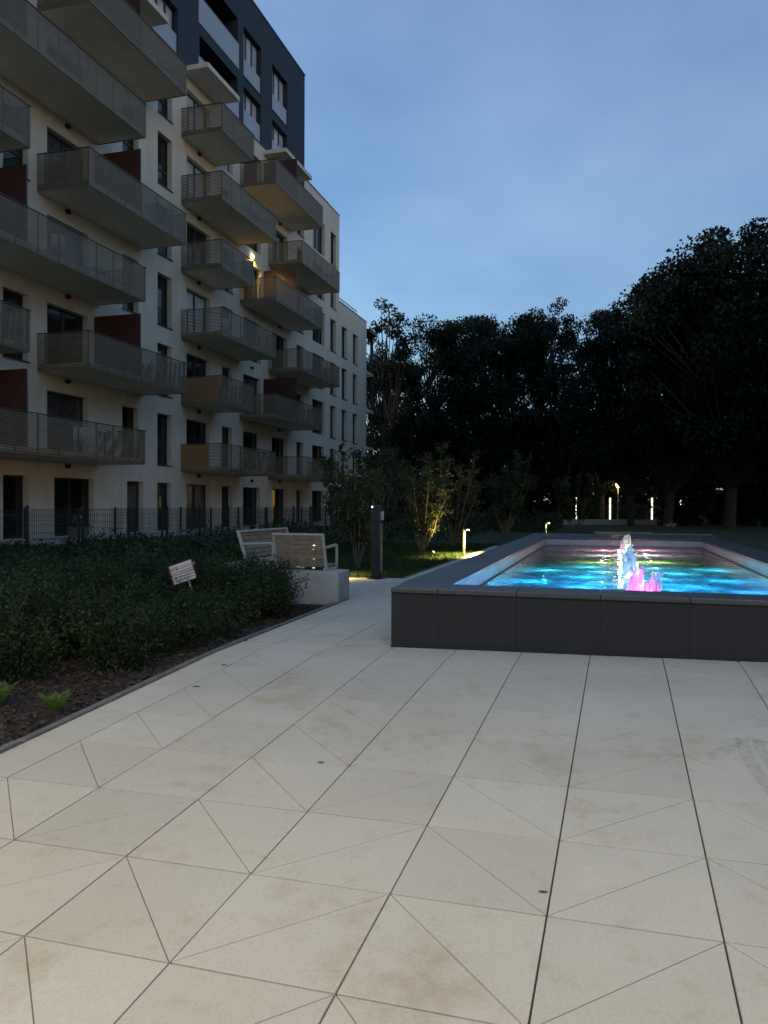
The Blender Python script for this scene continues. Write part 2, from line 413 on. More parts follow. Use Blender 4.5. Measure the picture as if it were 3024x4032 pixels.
def coping(x0, x1, y0, y1):
    b = MB(); g = .0022; b.box(x0 + g, x1 - g, y0 + g, y1 - g, PT - .044, PT + rnd.uniform(-.0008, .0008)); return b.build('coping_slab', M_GRANP, pool, bevel=.006)
for a, c in zip(fx, fx[1:]):
    coping(PX0 if a < -2 else a, PX1 if c > 2.6 else c, PY0, IY0 + .01)
n = 15
for i in range(n):
    y0 = IY0 + .011 + (IY1 - IY0 - .022) / n * i; y1 = IY0 + .011 + (IY1 - IY0 - .022) / n * (i + 1)
    coping(PX0, IX0 + .01, y0, y1); coping(IX1 - .01, PX1, y0, y1)
for i in range(6):
    for j in range(3):
        coping(PX0 + i * .78, PX0 + (i + 1) * .78, IY1 - .01 + j * 1.0, IY1 - .01 + (j + 1) * 1.0 if j < 2 else PY1)
b = MB()   # core walls under coping, and basin
b.box(PX0 + .061, IX0, PY0 + .061, PY1 - .061, .1, PT - .046); b.box(IX1, PX1 - .061, PY0 + .061, PY1 - .061, .1, PT - .046)
b.box(IX0 + .0005, IX1 - .0005, PY0 + .062, IY0, .1, PT - .0465); b.box(IX0 + .0005, IX1 - .0005, IY1, PY1 - .062, .1, PT - .0465)
b.build('inner_wall', M_WALLW, pool)
b = MB(); b.box(IX0, IX1, IY0, IY1, .05, .22); b.build('basin_floor', M_POOLF, pool)
b = MB()   # dark overflow ledge just above the water line
for (x0, x1, y0, y1) in ((IX0 + .001, IX0 + .05, IY0 + .001, IY1 - .001), (IX1 - .05, IX1 - .001, IY0 + .001, IY1 - .001), (IX0 + .051, IX1 - .051, IY1 - .05, IY1 - .001)):
    b.box(x0, x1, y0, y1, WZ - .06, WZ + .012)
b.build('overflow_ledge', M_GRANP, pool)

# water: rippled sheet, clear body with a milky aerated share
def water_mat():
    m = bpy.data.materials.new('pool water'); m.use_nodes = True; N, L = m.node_tree.nodes, m.node_tree.links; N.clear()
    out = N.new('ShaderNodeOutputMaterial'); tr = N.new('ShaderNodeBsdfTransparent'); tr.inputs['Color'].default_value = (.80, .93, .95, 1)
    tl = N.new('ShaderNodeBsdfTranslucent'); tl.inputs['Color'].default_value = (.80, .86, .88, 1)
    gl = N.new('ShaderNodeBsdfGlossy'); gl.inputs['Roughness'].default_value = .06
    fr = N.new('ShaderNodeFresnel'); fr.inputs['IOR'].default_value = 1.33
    g = N.new('ShaderNodeNewGeometry'); nz = N.new('ShaderNodeTexNoise'); nz.inputs['Scale'].default_value = 14; nz.inputs['Detail'].default_value = 4
    mpn = N.new('ShaderNodeMapping'); mpn.inputs['Scale'].default_value = (1, .75, 1); L.new(g.outputs['Position'], mpn.inputs['Vector']); L.new(mpn.outputs[0], nz.inputs['Vector'])
    bp = N.new('ShaderNodeBump'); bp.inputs['Strength'].default_value = .35; bp.inputs['Distance'].default_value = .03; L.new(nz.outputs['Fac'], bp.inputs['Height'])
    L.new(bp.outputs[0], gl.inputs['Normal']); L.new(bp.outputs[0], fr.inputs['Normal']); L.new(bp.outputs[0], tl.inputs['Normal'])
    n2 = N.new('ShaderNodeTexNoise'); n2.inputs['Scale'].default_value = 5; n2.inputs['Detail'].default_value = 5; L.new(mpn.outputs[0], n2.inputs['Vector'])
    mr = N.new('ShaderNodeMapRange'); mr.inputs[1].default_value = .35; mr.inputs[2].default_value = .7; mr.inputs[3].default_value = .38; mr.inputs[4].default_value = .75; L.new(n2.outputs['Fac'], mr.inputs[0])
    m1 = N.new('ShaderNodeMixShader'); L.new(mr.outputs[0], m1.inputs[0]); L.new(tr.outputs[0], m1.inputs[1]); L.new(tl.outputs[0], m1.inputs[2])
    m2 = N.new('ShaderNodeMixShader'); L.new(fr.outputs[0], m2.inputs[0]); L.new(m1.outputs[0], m2.inputs[1]); L.new(gl.outputs[0], m2.inputs[2])
    L.new(m2.outputs[0], out.inputs['Surface']); return m
M_WATER = water_mat()
JETS = [(.33, 9.2), (.30, 10.6), (.32, 12.4), (.36, 14.1), (.38, 16.1), (.38, 17.9)]
b = MB(); nx, ny = 84, 220
wx = np.linspace(IX0 + .05, IX1 - .05, nx); wy = np.linspace(IY0 + .002, IY1 - .05, ny)
for y in wy:
    for x in wx:
        h = .010 * mnoise.noise((x * 4.2, y * 3.6, 0)) + .007 * mnoise.noise((x * 9, y * 7.5, 3)) + .004 * mnoise.noise((x * 19, y * 17, 9))
        for jx, jy in JETS:
            rr = math.hypot(x - jx, y - jy)
            if rr < 1.6: h += .010 * math.cos(rr * 26) * math.exp(-rr * 2.2)
        b.v.append((x, y, WZ + h))
for j in range(ny - 1):
    for i in range(nx - 1):
        q = j * nx + i; b.f.append((q, q + 1, q + nx + 1, q + nx))
tag(b.build('water', M_WATER, smooth=True), kind='structure')

# jets, lit from their nozzles
def jet_mat():
    m = bpy.data.materials.new('aerated jet water'); m.use_nodes = True; N, L = m.node_tree.nodes, m.node_tree.links; N.clear()
    out = N.new('ShaderNodeOutputMaterial'); tl = N.new('ShaderNodeBsdfTranslucent'); tl.inputs['Color'].default_value = (.92, .92, .94, 1)
    df = N.new('ShaderNodeBsdfDiffuse'); df.inputs['Color'].default_value = (.85, .86, .88, 1); tr = N.new('ShaderNodeBsdfTransparent'); gl = N.new('ShaderNodeBsdfGlossy'); gl.inputs['Roughness'].default_value = .12
    a = N.new('ShaderNodeMixShader'); a.inputs[0].default_value = .35; L.new(tl.outputs[0], a.inputs[1]); L.new(df.outputs[0], a.inputs[2])
    c = N.new('ShaderNodeMixShader'); c.inputs[0].default_value = .25; L.new(a.outputs[0], c.inputs[1]); L.new(tr.outputs[0], c.inputs[2])
    d = N.new('ShaderNodeMixShader'); d.inputs[0].default_value = .07; L.new(c.outputs[0], d.inputs[1]); L.new(gl.outputs[0], d.inputs[2])
    L.new(d.outputs[0], out.inputs['Surface']); return m
M_JET = jet_mat()
MAG, BLU, CYA, YEL, CRE, PIN = (1, .10, .62), (.06, .30, 1), (.08, .75, 1), (.72, .95, .06), (1, .80, .58), (1, .25, .45)
JD = [('magenta lit water jet with a white churning foot beside the front coping', .31, .085, (1, .05, .52), 4.0, (.03, .30, 1), 9.0, 2),
      ('blue lit tall water jet behind the magenta one', .42, .075, (.45, .68, 1), 1.6, (.02, .44, 1), 9.5, 1),
      ('pale cyan water jet between the blue and the yellow green lit ones', .42, .07, (.6, .9, .95), 1.2, (.05, .66, 1), 7.5, 1),
      ('low water jet over a yellow green light', .26, .07, (.75, .9, .3), .8, (.60, .95, .28), 3.6, 1),
      ('cream lit water jet with a tall rounded head', .46, .08, CRE, 2.0, (.85, .9, .8), 4.2, 1),
      ('pink lit water jet beside the far pool wall', .35, .08, PIN, 1.5, (1, .42, .62), 5.0, 1)]
for (jx, jy), (lab, h, rad, jc, je, wc, we, lobes) in zip(JETS, JD):
    b = MB(); sd = rnd.uniform(0, 50)
    def column(ox, oy, hh, r0, lean):
        rings, seg = 16, 12; n0 = len(b.v)
        for i in range(rings):
            t = i / (rings - 1); rr = r0 * (1.25 - .55 * t) * (1 if t < .82 else math.sqrt(max(0.02, 1 - ((t - .82) / .18) ** 2)))
            if t < .12: rr *= 1 + (0.12 - t) * 7
            for k in range(seg):
                an = 2 * math.pi * k / seg
                w = 1 + .24 * mnoise.noise((math.cos(an) * 1.6 + sd, math.sin(an) * 1.6, t * 5 + ox * 9))
                b.v.append((ox + lean * t * hh + math.cos(an) * rr * w, oy + math.sin(an) * rr * w, t * hh - .03))
        for i in range(rings - 1):
            for k in range(seg):
                k2 = (k + 1) % seg; b.f.append((n0 + i * seg + k, n0 + i * seg + k2, n0 + (i + 1) * seg + k2, n0 + (i + 1) * seg + k))
        b.f.append(tuple(n0 + (rings - 1) * seg + k for k in range(seg)))
    column(0, 0, h, rad * .85, .04); column(-.045, .02, h * .72, rad * .5, -.1)
    if lobes == 2: column(.15, 0, h * .74, rad * .5, .12); column(.22, .03, h * .55, rad * .38, .1); column(.09, -.02, h * .5, rad * .5, .1)
    def stream(ox, oy, dx, dy, hh, r0):
        n = 7; pts = []; rads = []
        for i in range(n):
            t = i / (n - 1); zz = hh * (1 - (2 * t * .72 - 1) ** 2) if t > .02 else 0
            pts.append((ox + dx * t + rnd.uniform(-.006, .006), oy + dy * t + rnd.uniform(-.006, .006), zz)); rads.append(r0 * (1.1 - .8 * abs(t - .3)) * rnd.uniform(.6, 1.3))
        b.tube(pts, rads, 5)
    for k in range(7):
        an = rnd.uniform(0, 6.283); sp_ = rnd.uniform(.02, .13); stream(rnd.gauss(0, rad * .25), rnd.gauss(0, rad * .25), math.cos(an) * sp_, math.sin(an) * sp_, h * rnd.uniform(.45, 1.05), rad * rnd.uniform(.10, .26))
    if lobes == 2:
        for k in range(8):
            an = rnd.uniform(0, 6.283); sp_ = rnd.uniform(.02, .11); stream(.17 + rnd.gauss(0, .03), rnd.gauss(0, .03), math.cos(an) * sp_ + .04, math.sin(an) * sp_, h * rnd.uniform(.3, .85), rad * rnd.uniform(.06, .16))
    for k in range(90 if lobes == 2 else 30):     # thrown drops
        an = rnd.uniform(0, 6.28); d = rnd.uniform(.05, .3); zz = rnd.uniform(.02, h * .9) * (1 - d); s = rnd.uniform(.003, .008)
        px, py = math.cos(an) * d, math.sin(an) * d
        b.tube([(px, py, zz - s), (px, py, zz - s * .5), (px, py, zz + s * .5), (px, py, zz + s)], [s * .3, s, s, s * .3], 6)
    # foam apron
    n0 = len(b.v); seg = 28
    for rr, zz in ((.0, .03), (.12, .022), (.20, .012)):
        for k in range(seg):
            an = 2 * math.pi * k / seg; w = 1 + .35 * mnoise.noise((math.cos(an) * 2 + sd, math.sin(an) * 2, 4))
            b.v.append((math.cos(an) * rr * w * 1.25, math.sin(an) * rr * w, zz))
    for i in range(2):
        for k in range(seg): k2 = (k + 1) % seg; b.f.append((n0 + i * seg + k, n0 + i * seg + k2, n0 + (i + 1) * seg + k2, n0 + (i + 1) * seg + k))
    j = b.build('water_jet', M_JET, smooth=True); j.location = (jx, jy, WZ)
    tag(j, lab, 'water jet', 'lit water jets down the middle of the pool')
    # nozzle with its lamp ring, fixed to the basin
    b = MB(); b.tube([(jx, jy, .2205), (jx, jy, .30), (jx, jy, .36), (jx, jy, .60)], [.09, .09, .025, .02], 12); nzl = b.build('nozzle', M_LPOST, pool)
    lamp('POINT', 'jet_light', (jx, jy, WZ + .06), je * .8, jc, nzl, shadow_soft_size=.03)
    for s_ in (-1, 1): lamp('POINT', 'jet_foot_light', (jx + s_ * .13, jy - .12, WZ + .035), je * .3, jc, nzl, shadow_soft_size=.03)
    if we > 7: spread_ = ((-1.25, -.42, .62), (-.62, .42, .72), (-.40, -.45, .5), (.62, -.42, .72), (.40, .5, .5), (1.25, .42, .62))
    else: spread_ = ((-.45, -.2, 1.5), (.45, .2, 1.5))
    for dx_, dy_, f_ in spread_: lamp('POINT', 'pool_light', (jx + dx_, jy + dy_, .45), we * f_ * .62, wc, nzl, shadow_soft_size=.05)

# ------------------------------------------------------------------ apartment building
house = empty('apartment_building', (-18, 35, .4)); house.location = (0, 0, 0)
tag(house, 'stepped white apartment block with stacked mesh balconies and a dark top', 'building')
XB = -18.0
ST = 2.927
def wb(k): return .53 if k == 0 else 3.30 + ST * (k - 1)
def wt(k): return 2.55 if k == 0 else 5.45 + ST * (k - 1)
def zb(k): return 3.08 + 2.93 * (k - 1)
COLS = {'A': (19.58, 20.67), 'B': (21.53, 23.63), 'C': (25.67, 26.72), 'D': (28.08, 29.16), 'E': (30.38, 32.47), 'F': (33.66, 34.72), 'G': (35.92, 37.95),
        'H': (39.43, 41.5), 'I': (42.96, 44.02), 'J': (45.53, 47.68), 'K': (48.77, 49.88), 'L': (51.1, 52.26), 'M': (53.56, 54.64), 'Y': (16.0, 18.0), 'X': (13.6, 14.7)}
OPEN = []   # y0,y1,z0,z1,style
for cname, (y0, y1) in COLS.items():
    for k in range(0, 7):
        if cname in 'LM' and k > 4: continue
        a, c = y0, y1
        if k == 0 and cname == 'B': a, c = 21.88, 23.97
        if k == 0 and cname == 'C': a, c = 25.98, 27.08
        wide = (c - a) > 1.5; st = 'wide' if wide else 'narrow'
        if k == 0 and cname == 'H': st = 'lit'
        if k == 6 and cname in 'EF' or (k in (5, 3) and cname == 'E'): st = 'curtain'
        z0 = wb(k)
        if k >= 1 and cname in 'BEGHFCIY' and cname not in 'CFI': z0 = zb(k) + .24      # balcony doors reach the slab
        if cname in 'CFI' and k >= 1: z0 = wb(k) + .05
        OPEN.append((a, c, z0, wt(k), st, k, cname))
for k, z0, z1 in ((7, 20.95 - .35 + .1, 23.0), (8, 23.55, 26.1)):
    for (a, c) in ((27.68, 29.6), (35.85, 37.93), (39.33, 41.45), (21.6, 23.6), (17.0, 19.0)):
        OPEN.append((a, c, (20.99 if k == 7 else 23.55), z1 if k == 8 else 23.05, 'dark', k, 'T'))
LOG = [(31.43, 35.2, 21.0, 23.05), (31.43, 35.2, 23.75, 26.05)]
def facade(name, regions, m, openings, x=XB, depth=.30):
    """front plane with holes + reveals"""
    b = MB()
    ys = sorted({r[0] for r in regions} | {r[1] for r in regions} | {o[0] for o in openings} | {o[1] for o in openings})
    zs = sorted({r[2] for r in regions} | {r[3] for r in regions} | {o[2] for o in openings} | {o[3] for o in openings})
    for yi in range(len(ys) - 1):
        yc = (ys[yi] + ys[yi + 1]) / 2
        rs = [r for r in regions if r[0] < yc < r[1]]; os_ = [o for o in openings if o[0] < yc < o[1]]
        run = None
        for zi in range(len(zs) - 1):
            zc = (zs[zi] + zs[zi + 1]) / 2
            ok = any(r[2] < zc < r[3] for r in rs) and not any(o[2] < zc < o[3] for o in os_)
            if ok and run is None: run = zs[zi]
            if (not ok or zi == len(zs) - 2) and run is not None:
                z1 = zs[zi + 1] if ok else zs[zi]
                b.poly([(x, ys[yi], run), (x, ys[yi + 1], run), (x, ys[yi + 1], z1), (x, ys[yi], z1)]); run = None
    for o in openings:
        y0, y1, z0, z1 = o[:4]; d = x - (o[4] if len(o) > 4 and not isinstance(o[4], str) else depth)
        b.poly([(x, y0, z0), (d, y0, z0), (d, y0, z1), (x, y0, z1)]); b.poly([(x, y1, z0), (x, y1, z1), (d, y1, z1), (d, y1, z0)])
        b.poly([(x, y0, z1), (d, y0, z1), (d, y1, z1), (x, y1, z1)]); b.poly([(x, y0, z0), (x, y1, z0), (d, y1, z0), (d, y0, z0)])
    return b
BX = -32.0
b = facade('wall', [(11, 44.07, .2, 20.95), (44.07, 50.52, .2, 21.69), (50.52, 56.85, .2, 15.78)], M_WHITE, [o for o in OPEN if o[4] != 'dark'])
b.poly([(XB, 56.85, .2), (BX, 56.85, .2), (BX, 56.85, 15.78), (XB, 56.85, 15.78)]); b.poly([(XB, 50.52, 15.78), (XB, 56.85, 15.78), (BX, 56.85, 15.78), (BX, 50.52, 15.78)])
b.poly([(XB, 50.52, 15.78), (BX, 50.52, 15.78), (BX, 50.52, 21.69), (XB, 50.52, 21.69)]); b.poly([(XB, 44.07, 21.69), (XB, 50.52, 21.69), (BX, 50.52, 21.69), (BX, 44.07, 21.69)])
b.poly([(XB, 11, .2), (XB, 11, 20.95), (BX, 11, 20.95), (BX, 11, .2)]); b.poly([(BX, 11, .2), (BX, 11, 15.78), (BX, 56.85, 15.78), (BX, 56.85, .2)])
b.build('wall', M_WHITE, house)
darkop = [o for o in OPEN if o[4] == 'dark']
b = facade('upper_wall', [(11, 44.07, 20.952, 27.95)], M_DARK, darkop + [(l[0], l[1], l[2], l[3], 1.6) for l in LOG], x=XB + .012)
b.poly([(XB + .012, 44.07, 20.952), (BX, 44.072, 20.952), (BX, 44.072, 27.95), (XB + .012, 44.072, 27.95)]); b.poly([(XB, 11, 27.95), (XB, 44.07, 27.95), (BX, 44.07, 27.95), (BX, 11, 27.95)])
b.poly([(XB, 11, 20.95), (XB, 11, 27.95), (BX, 11, 27.95), (BX, 11, 20.95)])
b.build('upper_wall', M_DARK, house)
for l in LOG:      # loggia back glazing + balustrade
    b = MB(); b.box(XB - 1.62, XB - 1.57, l[0] - .02, l[1] + .02, l[2] - .02, l[3] + .02); b.build('loggia_glazing', M_GLASS, house)
    b = MB(); b.box(XB + .02, XB + .035, l[0] - .1, l[1] + .08, l[2] - .18, l[2] + 1.05); o = b.build('glass_balustrade', M_FROST, house)
    b = MB(); b.box(XB + .015, XB + .045, l[0] - .1, l[1] + .08, l[2] + 1.05, l[2] + 1.09); b.build('handrail', M_RAIL, o)
for (y0, y1, z, x) in ((11, 44.1, 27.95, XB + .012), (44.1, 50.55, 21.69, XB), (50.55, 56.88, 15.78, XB)):
    b = MB(); b.box(x - .35, x + .04, y0, y1, z + .002, z + .05); b.build('parapet_cap', M_SILL, house)
for (y, z0, x) in ((44.07, 27.95, XB), (50.52, 21.69, XB), (56.85, 15.78, XB)):
    b = MB(); b.box(BX, x - .36, y - .32, y + .03, z0 + .003, z0 + .051); b.build('parapet_cap', M_SILL, house)
# roof railings
for (y0, y1, z, n) in ((44.6, 49.9, 21.69, 9), (51.2, 56.2, 15.78, 10)):
    rl = MB()
    for i in range(n + 1):
        y = y0 + (y1 - y0) * i / n; rl.box(XB - .62, XB - .59, y - .015, y + .015, z, z + .72)
    rl.box(XB - .63, XB - .58, y0, y1, z + .72, z + .76); rl.box(XB - .62, XB - .59, y0, y1, z + .42, z + .44)
    rl.build('roof_railing', M_RAIL, house)
b = MB(); b.tube([(XB - .7, 33.5, 27.9), (XB - .7, 33.5, 28.5)], .05, 8); b.tube([(XB - .7, 33.5, 28.5), (XB - .7, 33.5, 28.62)], [.12, .02], 8); b.build('roof_vent', M_RAIL, house)

def window(o):
    y0, y1, z0, z1, st, k, cn = o
    xf = XB - .24; f = MB(); t = .065
    def fr(ya, yb, za, zb_):
        f.box(xf - .05, xf + .02, ya, ya + t, za, zb_); f.box(xf - .05, xf + .02, yb - t, yb, za, zb_)
        f.box(xf - .05, xf + .02, ya + t, yb - t, za, za + t); f.box(xf - .05, xf + .02, ya + t, yb - t, zb_ - t, zb_)
    y0 += .001; y1 -= .001
    leaves_n = 3 if st == 'dark' else (2 if (y1 - y0) > 1.5 else 1)
    wd = (y1 - y0) / leaves_n
    for i in range(leaves_n): fr(y0 + wd * i, y0 + wd * (i + 1), z0 + .001, z1 - .001)
    if leaves_n == 1: f.box(xf - .049, xf + .021, y0 + t, y1 - t, z0 + .72, z0 + .79)
    w = f.build('window', M_FRAME, house)
    pm = {'lit': M_LIT, 'curtain': M_CURT}.get(st, M_CURT2 if rnd.random() < .22 else M_GLASS)
    for i in range(leaves_n):
        g = MB(); g.box(xf - .03, xf - .015, y0 + wd * i + t + .001, y0 + wd * (i + 1) - t - .001, z0 + t + .002, z1 - t - .002)
        g.build('pane', M_CURT if st == 'dark' else (M_GLASS if st == 'lit' and i == 1 else pm), w)
    if st in ('narrow',) and k > 0 or st == 'dark':
        s = MB(); s.box(XB - .22, XB + .06, y0 - .03, y1 + .03, z0 - .035, z0 - .003); s.build('sill', M_SILL, w)
    if st == 'dark':
        s = MB(); s.box(XB - .06, XB - .045, y0 + .02, y1 - .02, z0 + .02, z0 + .98); s.build('glass_guard', M_FROST, w)
for o in OPEN: window(o)

# balconies
POSTM = []
for z_ in (.02, .216):
    _b = MB(); _b.box(-.01, .01, -.028, .028, z_, 1.22 - .036); _me = bpy.data.meshes.new('post'); _me.from_pydata(_b.v, [], _b.f); _me.update(); _me.materials.append(M_RAIL); POSTM.append(_me)
def balcony(k, y0, y1, part=None, screen=None, nears=True):
    z = zb(k); h = 1.22; xf = -16.0
    e = bpy.data.objects.new('balcony', None); COL.objects.link(e); e.parent = house; e.location = (XB, y0, z)
    def P(b, name, m):
        b.v = [(x - XB, y - y0, zz - z) for x, y, zz in b.v]
        return b.build(name, m, e)
    s = MB(); s.box(XB + .001, xf - .07, y0 + .05, y1 - .05, z + .015, z + .215); P(s, 'slab', M_SOFFIT)
    s = MB()
    s.box(xf - .035, xf + .012, y0 - .012, y1 + .012, z + h - .035, z + h); s.box(XB, xf - .036, y0 - .012, y0 + .035, z + h - .035, z + h); s.box(XB, xf - .036, y1 - .035, y1 + .012, z + h - .035, z + h)
    P(s, 'handrail', M_RAIL)
    n = max(3, round((y1 - y0) / .95))
    def post(x, y, z0, rot):
        o = obj('post', POSTM[z0], None, e); o.location = (x - XB, y - y0, 0)
        if rot: o.rotation_euler = (0, 0, math.pi / 2)
    for i in range(n + 1): post(xf - .055, y0 + .045 + (y1 - y0 - .09) * i / n, 0, False)
    for yy in (y0 + .045, y1 - .045):
        for i in range(2): post(XB + .3 + i * .8, yy, 1, True)
    pitch, sh = .062, .034; m = int(h / pitch)
    for side in ('front', 'near', 'far'):
        s = MB(); s.v = []
        for i in range(m):
            za = z + i * pitch; zc = za + sh
            if side == 'front': s.box(xf - .03, xf - .006, y0, y1, za, zc)
            if side == 'near': s.box(XB + .002, xf - .032, y0, y0 + .024, za, zc)
            if side == 'far': s.box(XB + .002, xf - .032, y1 - .024, y1, za, zc)
        tag(P(s, 'mesh_panel', M_SLAT), kind='stuff')
    s = MB(); s.box(xf - .044, xf - .031, y0 + .025, y1 - .025, z + .0, z + .05); s.box(XB + .002, xf - .045, y0 + .025, y0 + .037, z, z + .05); P(s, 'bottom_rail', M_RAIL)
    if part:
        s = MB(); s.box(XB + .002, xf - .08, part - .03, part + .03, z + .216, z + 2.45); P(s, 'partition', M_PART)
    if screen:
        s = MB(); s.box(XB + .01, XB + .01 + screen, y0 + .03, y0 + .036, z + .03, z + h - .05); P(s, 'privacy_screen', M_ORANGE)
    return e
for k in (1, 3, 5): balcony(k, 15.2, 24.23, 18.4)
for k in (2, 4, 6): balcony(k, 12.5, 18.47); balcony(k, 21.05, 27.0, 24.0)
for k in range(1, 7): balcony(k, 29.9, 35.53 if k % 2 else 33.0, None, {1: 1.35, 2: 1.88}.get(k))
for k in range(1, 7):
    if k % 2: balcony(k, 38.9, 45.03)
    else: balcony(k, 35.5, 42.07, 38.35)
for (y0, y1, x) in ((30.0, 33.0, -16.75), (38.3, 42.1, -16.7), (21.2, 26.9, -16.75)):
    b = MB(); b.box(XB + .014, x, y0, y1, 20.62, 20.84); b.build('canopy', M_WHITE, house, bevel=.01)

# chairs and tables left out on balconies
M_PLAST = mat('pale plastic chair', (.52, .52, .50), .5)
def balcony_chair(x, y, k, rz, label, m=None):
    r = empty('chair', (x, y, zb(k) + .216), rz); tag(r, label, 'chair', 'chairs on the balconies'); m = m or M_PLAST
    b = MB(); b.box(-.22, .22, -.22, .22, .42, .45); b.build('seat', m, r, bevel=.01)
    b = MB(); b.box(-.22, .22, -.24, -.205, .46, .88); b.build('backrest', m, r, bevel=.01)
    for sx in (-.19, .19):
        for sy in (-.19, .19): b = MB(); b.tube([(sx, sy, 0), (sx * .95, sy * .95, .42)], .018, 6); b.build('leg', m, r)
for x, y, k, rz, lab in ((-16.7, 20.3, 3, 1.2, 'pale chair beside the table on the long third storey balcony'), (-16.6, 22.3, 3, -1.6, 'pale chair at the far end of the long third storey balcony'), (-16.6, 25.6, 4, .3, 'pale chair beyond the dark divider of the upper balcony'),
                         (-16.8, 25.4, 2, 2.4, 'pale chair beyond the dark divider of the lower balcony'), (-16.7, 31.6, 3, .8, 'pale chair on the balcony above the two ochre screened ones'), (-16.6, 33.6, 5, -.6, 'pale chair on the long balcony below the white canopy'), (-16.7, 21.6, 1, .5, 'pale chair on the lowest long balcony')):
    balcony_chair(x, y, k, rz, lab)
# bulkhead lamps on the wall over the doors
def wall_lamp(y, z, lit=False):
    b = MB(); n0 = 0
    pts = []
    for i in range(7):
        a = i / 6 * math.pi; pts.append((XB + .001 + .10 * math.sin(a) , y, z + .045 * math.cos(a)))
    b.tube([(XB + .001, y, z), (XB + .05, y, z), (XB + .09, y, z), (XB + .11, y, z)], [.13, .13, .115, .07], 14)
    for i, v in enumerate(b.v): b.v[i] = (v[0], v[1], z + (v[2] - z) * .62)
    w = b.build('wall_lamp', M_LWARM if lit else M_POST, house)
    return w
for k in range(1, 7):
    wall_lamp(22.52, zb(k) - .13); wall_lamp(31.4, zb(k) - .13); wall_lamp(40.4, zb(k) - .13)
wall_lamp(36.88, 8.83); wall_lamp(36.88, 2.9)
wl_ = wall_lamp(36.88, 14.67, True)
sp = lamp('SPOT', 'wall_lamp_light', (XB + .16, 36.88, 14.62), 30, (1, .60, .14), wl_, spot_size=R_(150), spot_blend=.6, shadow_soft_size=.06)
# end bay: dark steel gallery at the far gable
gal = empty('steel_gallery'); tag(gal, 'dark steel balcony frame on the far gable of the white block', 'gallery')
b = MB(); b.box(-20.5, -17.75, 56.88, 58.9, 15.05, 15.3); b.build('roof', M_POST, gal)
for x in (-18.15, -20.2):
    b = MB(); b.box(x - .1, x + .1, 58.6, 58.8, .3, 15.05); b.build('post', M_POST, gal)
for k in range(1, 5):
    b = MB(); b.box(-20.5, -18.0, 56.88, 58.85, zb(k), zb(k) + .18); b.build('deck', M_SOFFIT, gal)
    b = MB(); b.box(-18.06, -18.03, 56.9, 58.82, zb(k) + .95, zb(k) + 1.0)
    for i in range(12): b.box(-18.055, -18.035, 57.0 + i * .16, 57.02 + i * .16, zb(k) + .181, zb(k) + .949)
    b.build('railing', M_POST, gal)

# terraces at the doors
for (y0, y1) in ((19.0, 27.4), (29.6, 35.0), (38.9, 44.5)):
    b = MB(); b.box(-17.99, -15.9, y0, y1, .38, .51); o = b.build('terrace', M_CONC); tag(o, kind='structure')

# ------------------------------------------------------------------ garden fence
def fence(x0, y0, x1, y1, label, h=1.06, step=2.1, posts_end=True):
    root = empty('mesh_fence'); tag(root, label, 'fence', 'garden mesh fences')
    L = math.hypot(x1 - x0, y1 - y0); n = max(1, round(L / step)); dx, dy = (x1 - x0) / L, (y1 - y0) / L
    for i in range(n + 1):
        t = i / n * L; x, y = x0 + dx * t, y0 + dy * t; g = gz(x, y) - .06
        b = MB(); b.box(x - .03, x + .03, y - .03, y + .03, g - .3, g + h + .12); p = b.build('post', M_FENCE, root)
        b = MB(); b.box(x - .034, x + .034, y - .034, y + .034, g + h + .121, g + h + .135); b.build('cap', M_FENCE, p)
    for i in range(n):
        a, c = i / n * L + .035, (i + 1) / n * L - .035; b = MB(); g = gz(x0 + dx * (a + c) / 2, y0 + dy * (a + c) / 2) - .02
        def bar(t0, t1, z0, z1, th=.004):
            ax, ay, bx_, by_ = x0 + dx * t0, y0 + dy * t0, x0 + dx * t1, y0 + dy * t1
            b.box(min(ax, bx_) - th, max(ax, bx_) + th, min(ay, by_) - th, max(ay, by_) + th, z0, z1)
        m = int((c - a) / .075)
        for q in range(m + 1): t = a + (c - a) * q / m; bar(t, t, g, g + h, .0028)
        for zz in (.06, .26, .46, .66, .86, 1.03): bar(a, c, g + zz, g + zz + .008, .005)
        tag(b.build('wire_panel', M_FENCE, root), kind='stuff')
fence(-13.8, 9.5, -13.8, 51.5, 'long wire mesh fence running along the gardens in front of the white block')
for i, (y, lab) in enumerate(((20.4, 'short cross fence beside the terrace with the planter'), (25.1, 'short cross fence between the wide door and the narrow doors'), (29.75, 'short cross fence ending under the ochre screened balcony'),
                 (35.2, 'short cross fence left of the door beyond the benches'), (38.6, 'short cross fence beside the lit yellow window'), (45.1, 'short cross fence behind the young trees'))):
    fence(-13.86, y, -17.9, y, lab, .98, 2.0)

# planter by the terrace door
pl = empty('planter', (-16.6, 21.3, .51)); tag(pl, 'woven planter with pale flowers beside the wide ground floor door', 'planter')
b = MB(); b.tube([(0, 0, 0), (0, 0, .1), (0, 0, .34), (0, 0, .38)], [.26, .29, .33, .34], 14); b.build('pot', mat('wicker', (.12, .10, .075), .8, (.2, .17, .12), 30), pl)
P = NPR.normal(size=(160, 3)) * [.17, .17, .14] + [0, 0, .52]; obj('plant', quads_mesh('plant', leaves(P, .11), M_SHRUB), None, pl)
P = NPR.normal(size=(50, 3)) * [.1, .1, .09] + [0, .05, .66]; obj('blossom', quads_mesh('blossom', leaves(P, .1), mat('pale petals', (.55, .54, .5), .7)), None, pl)

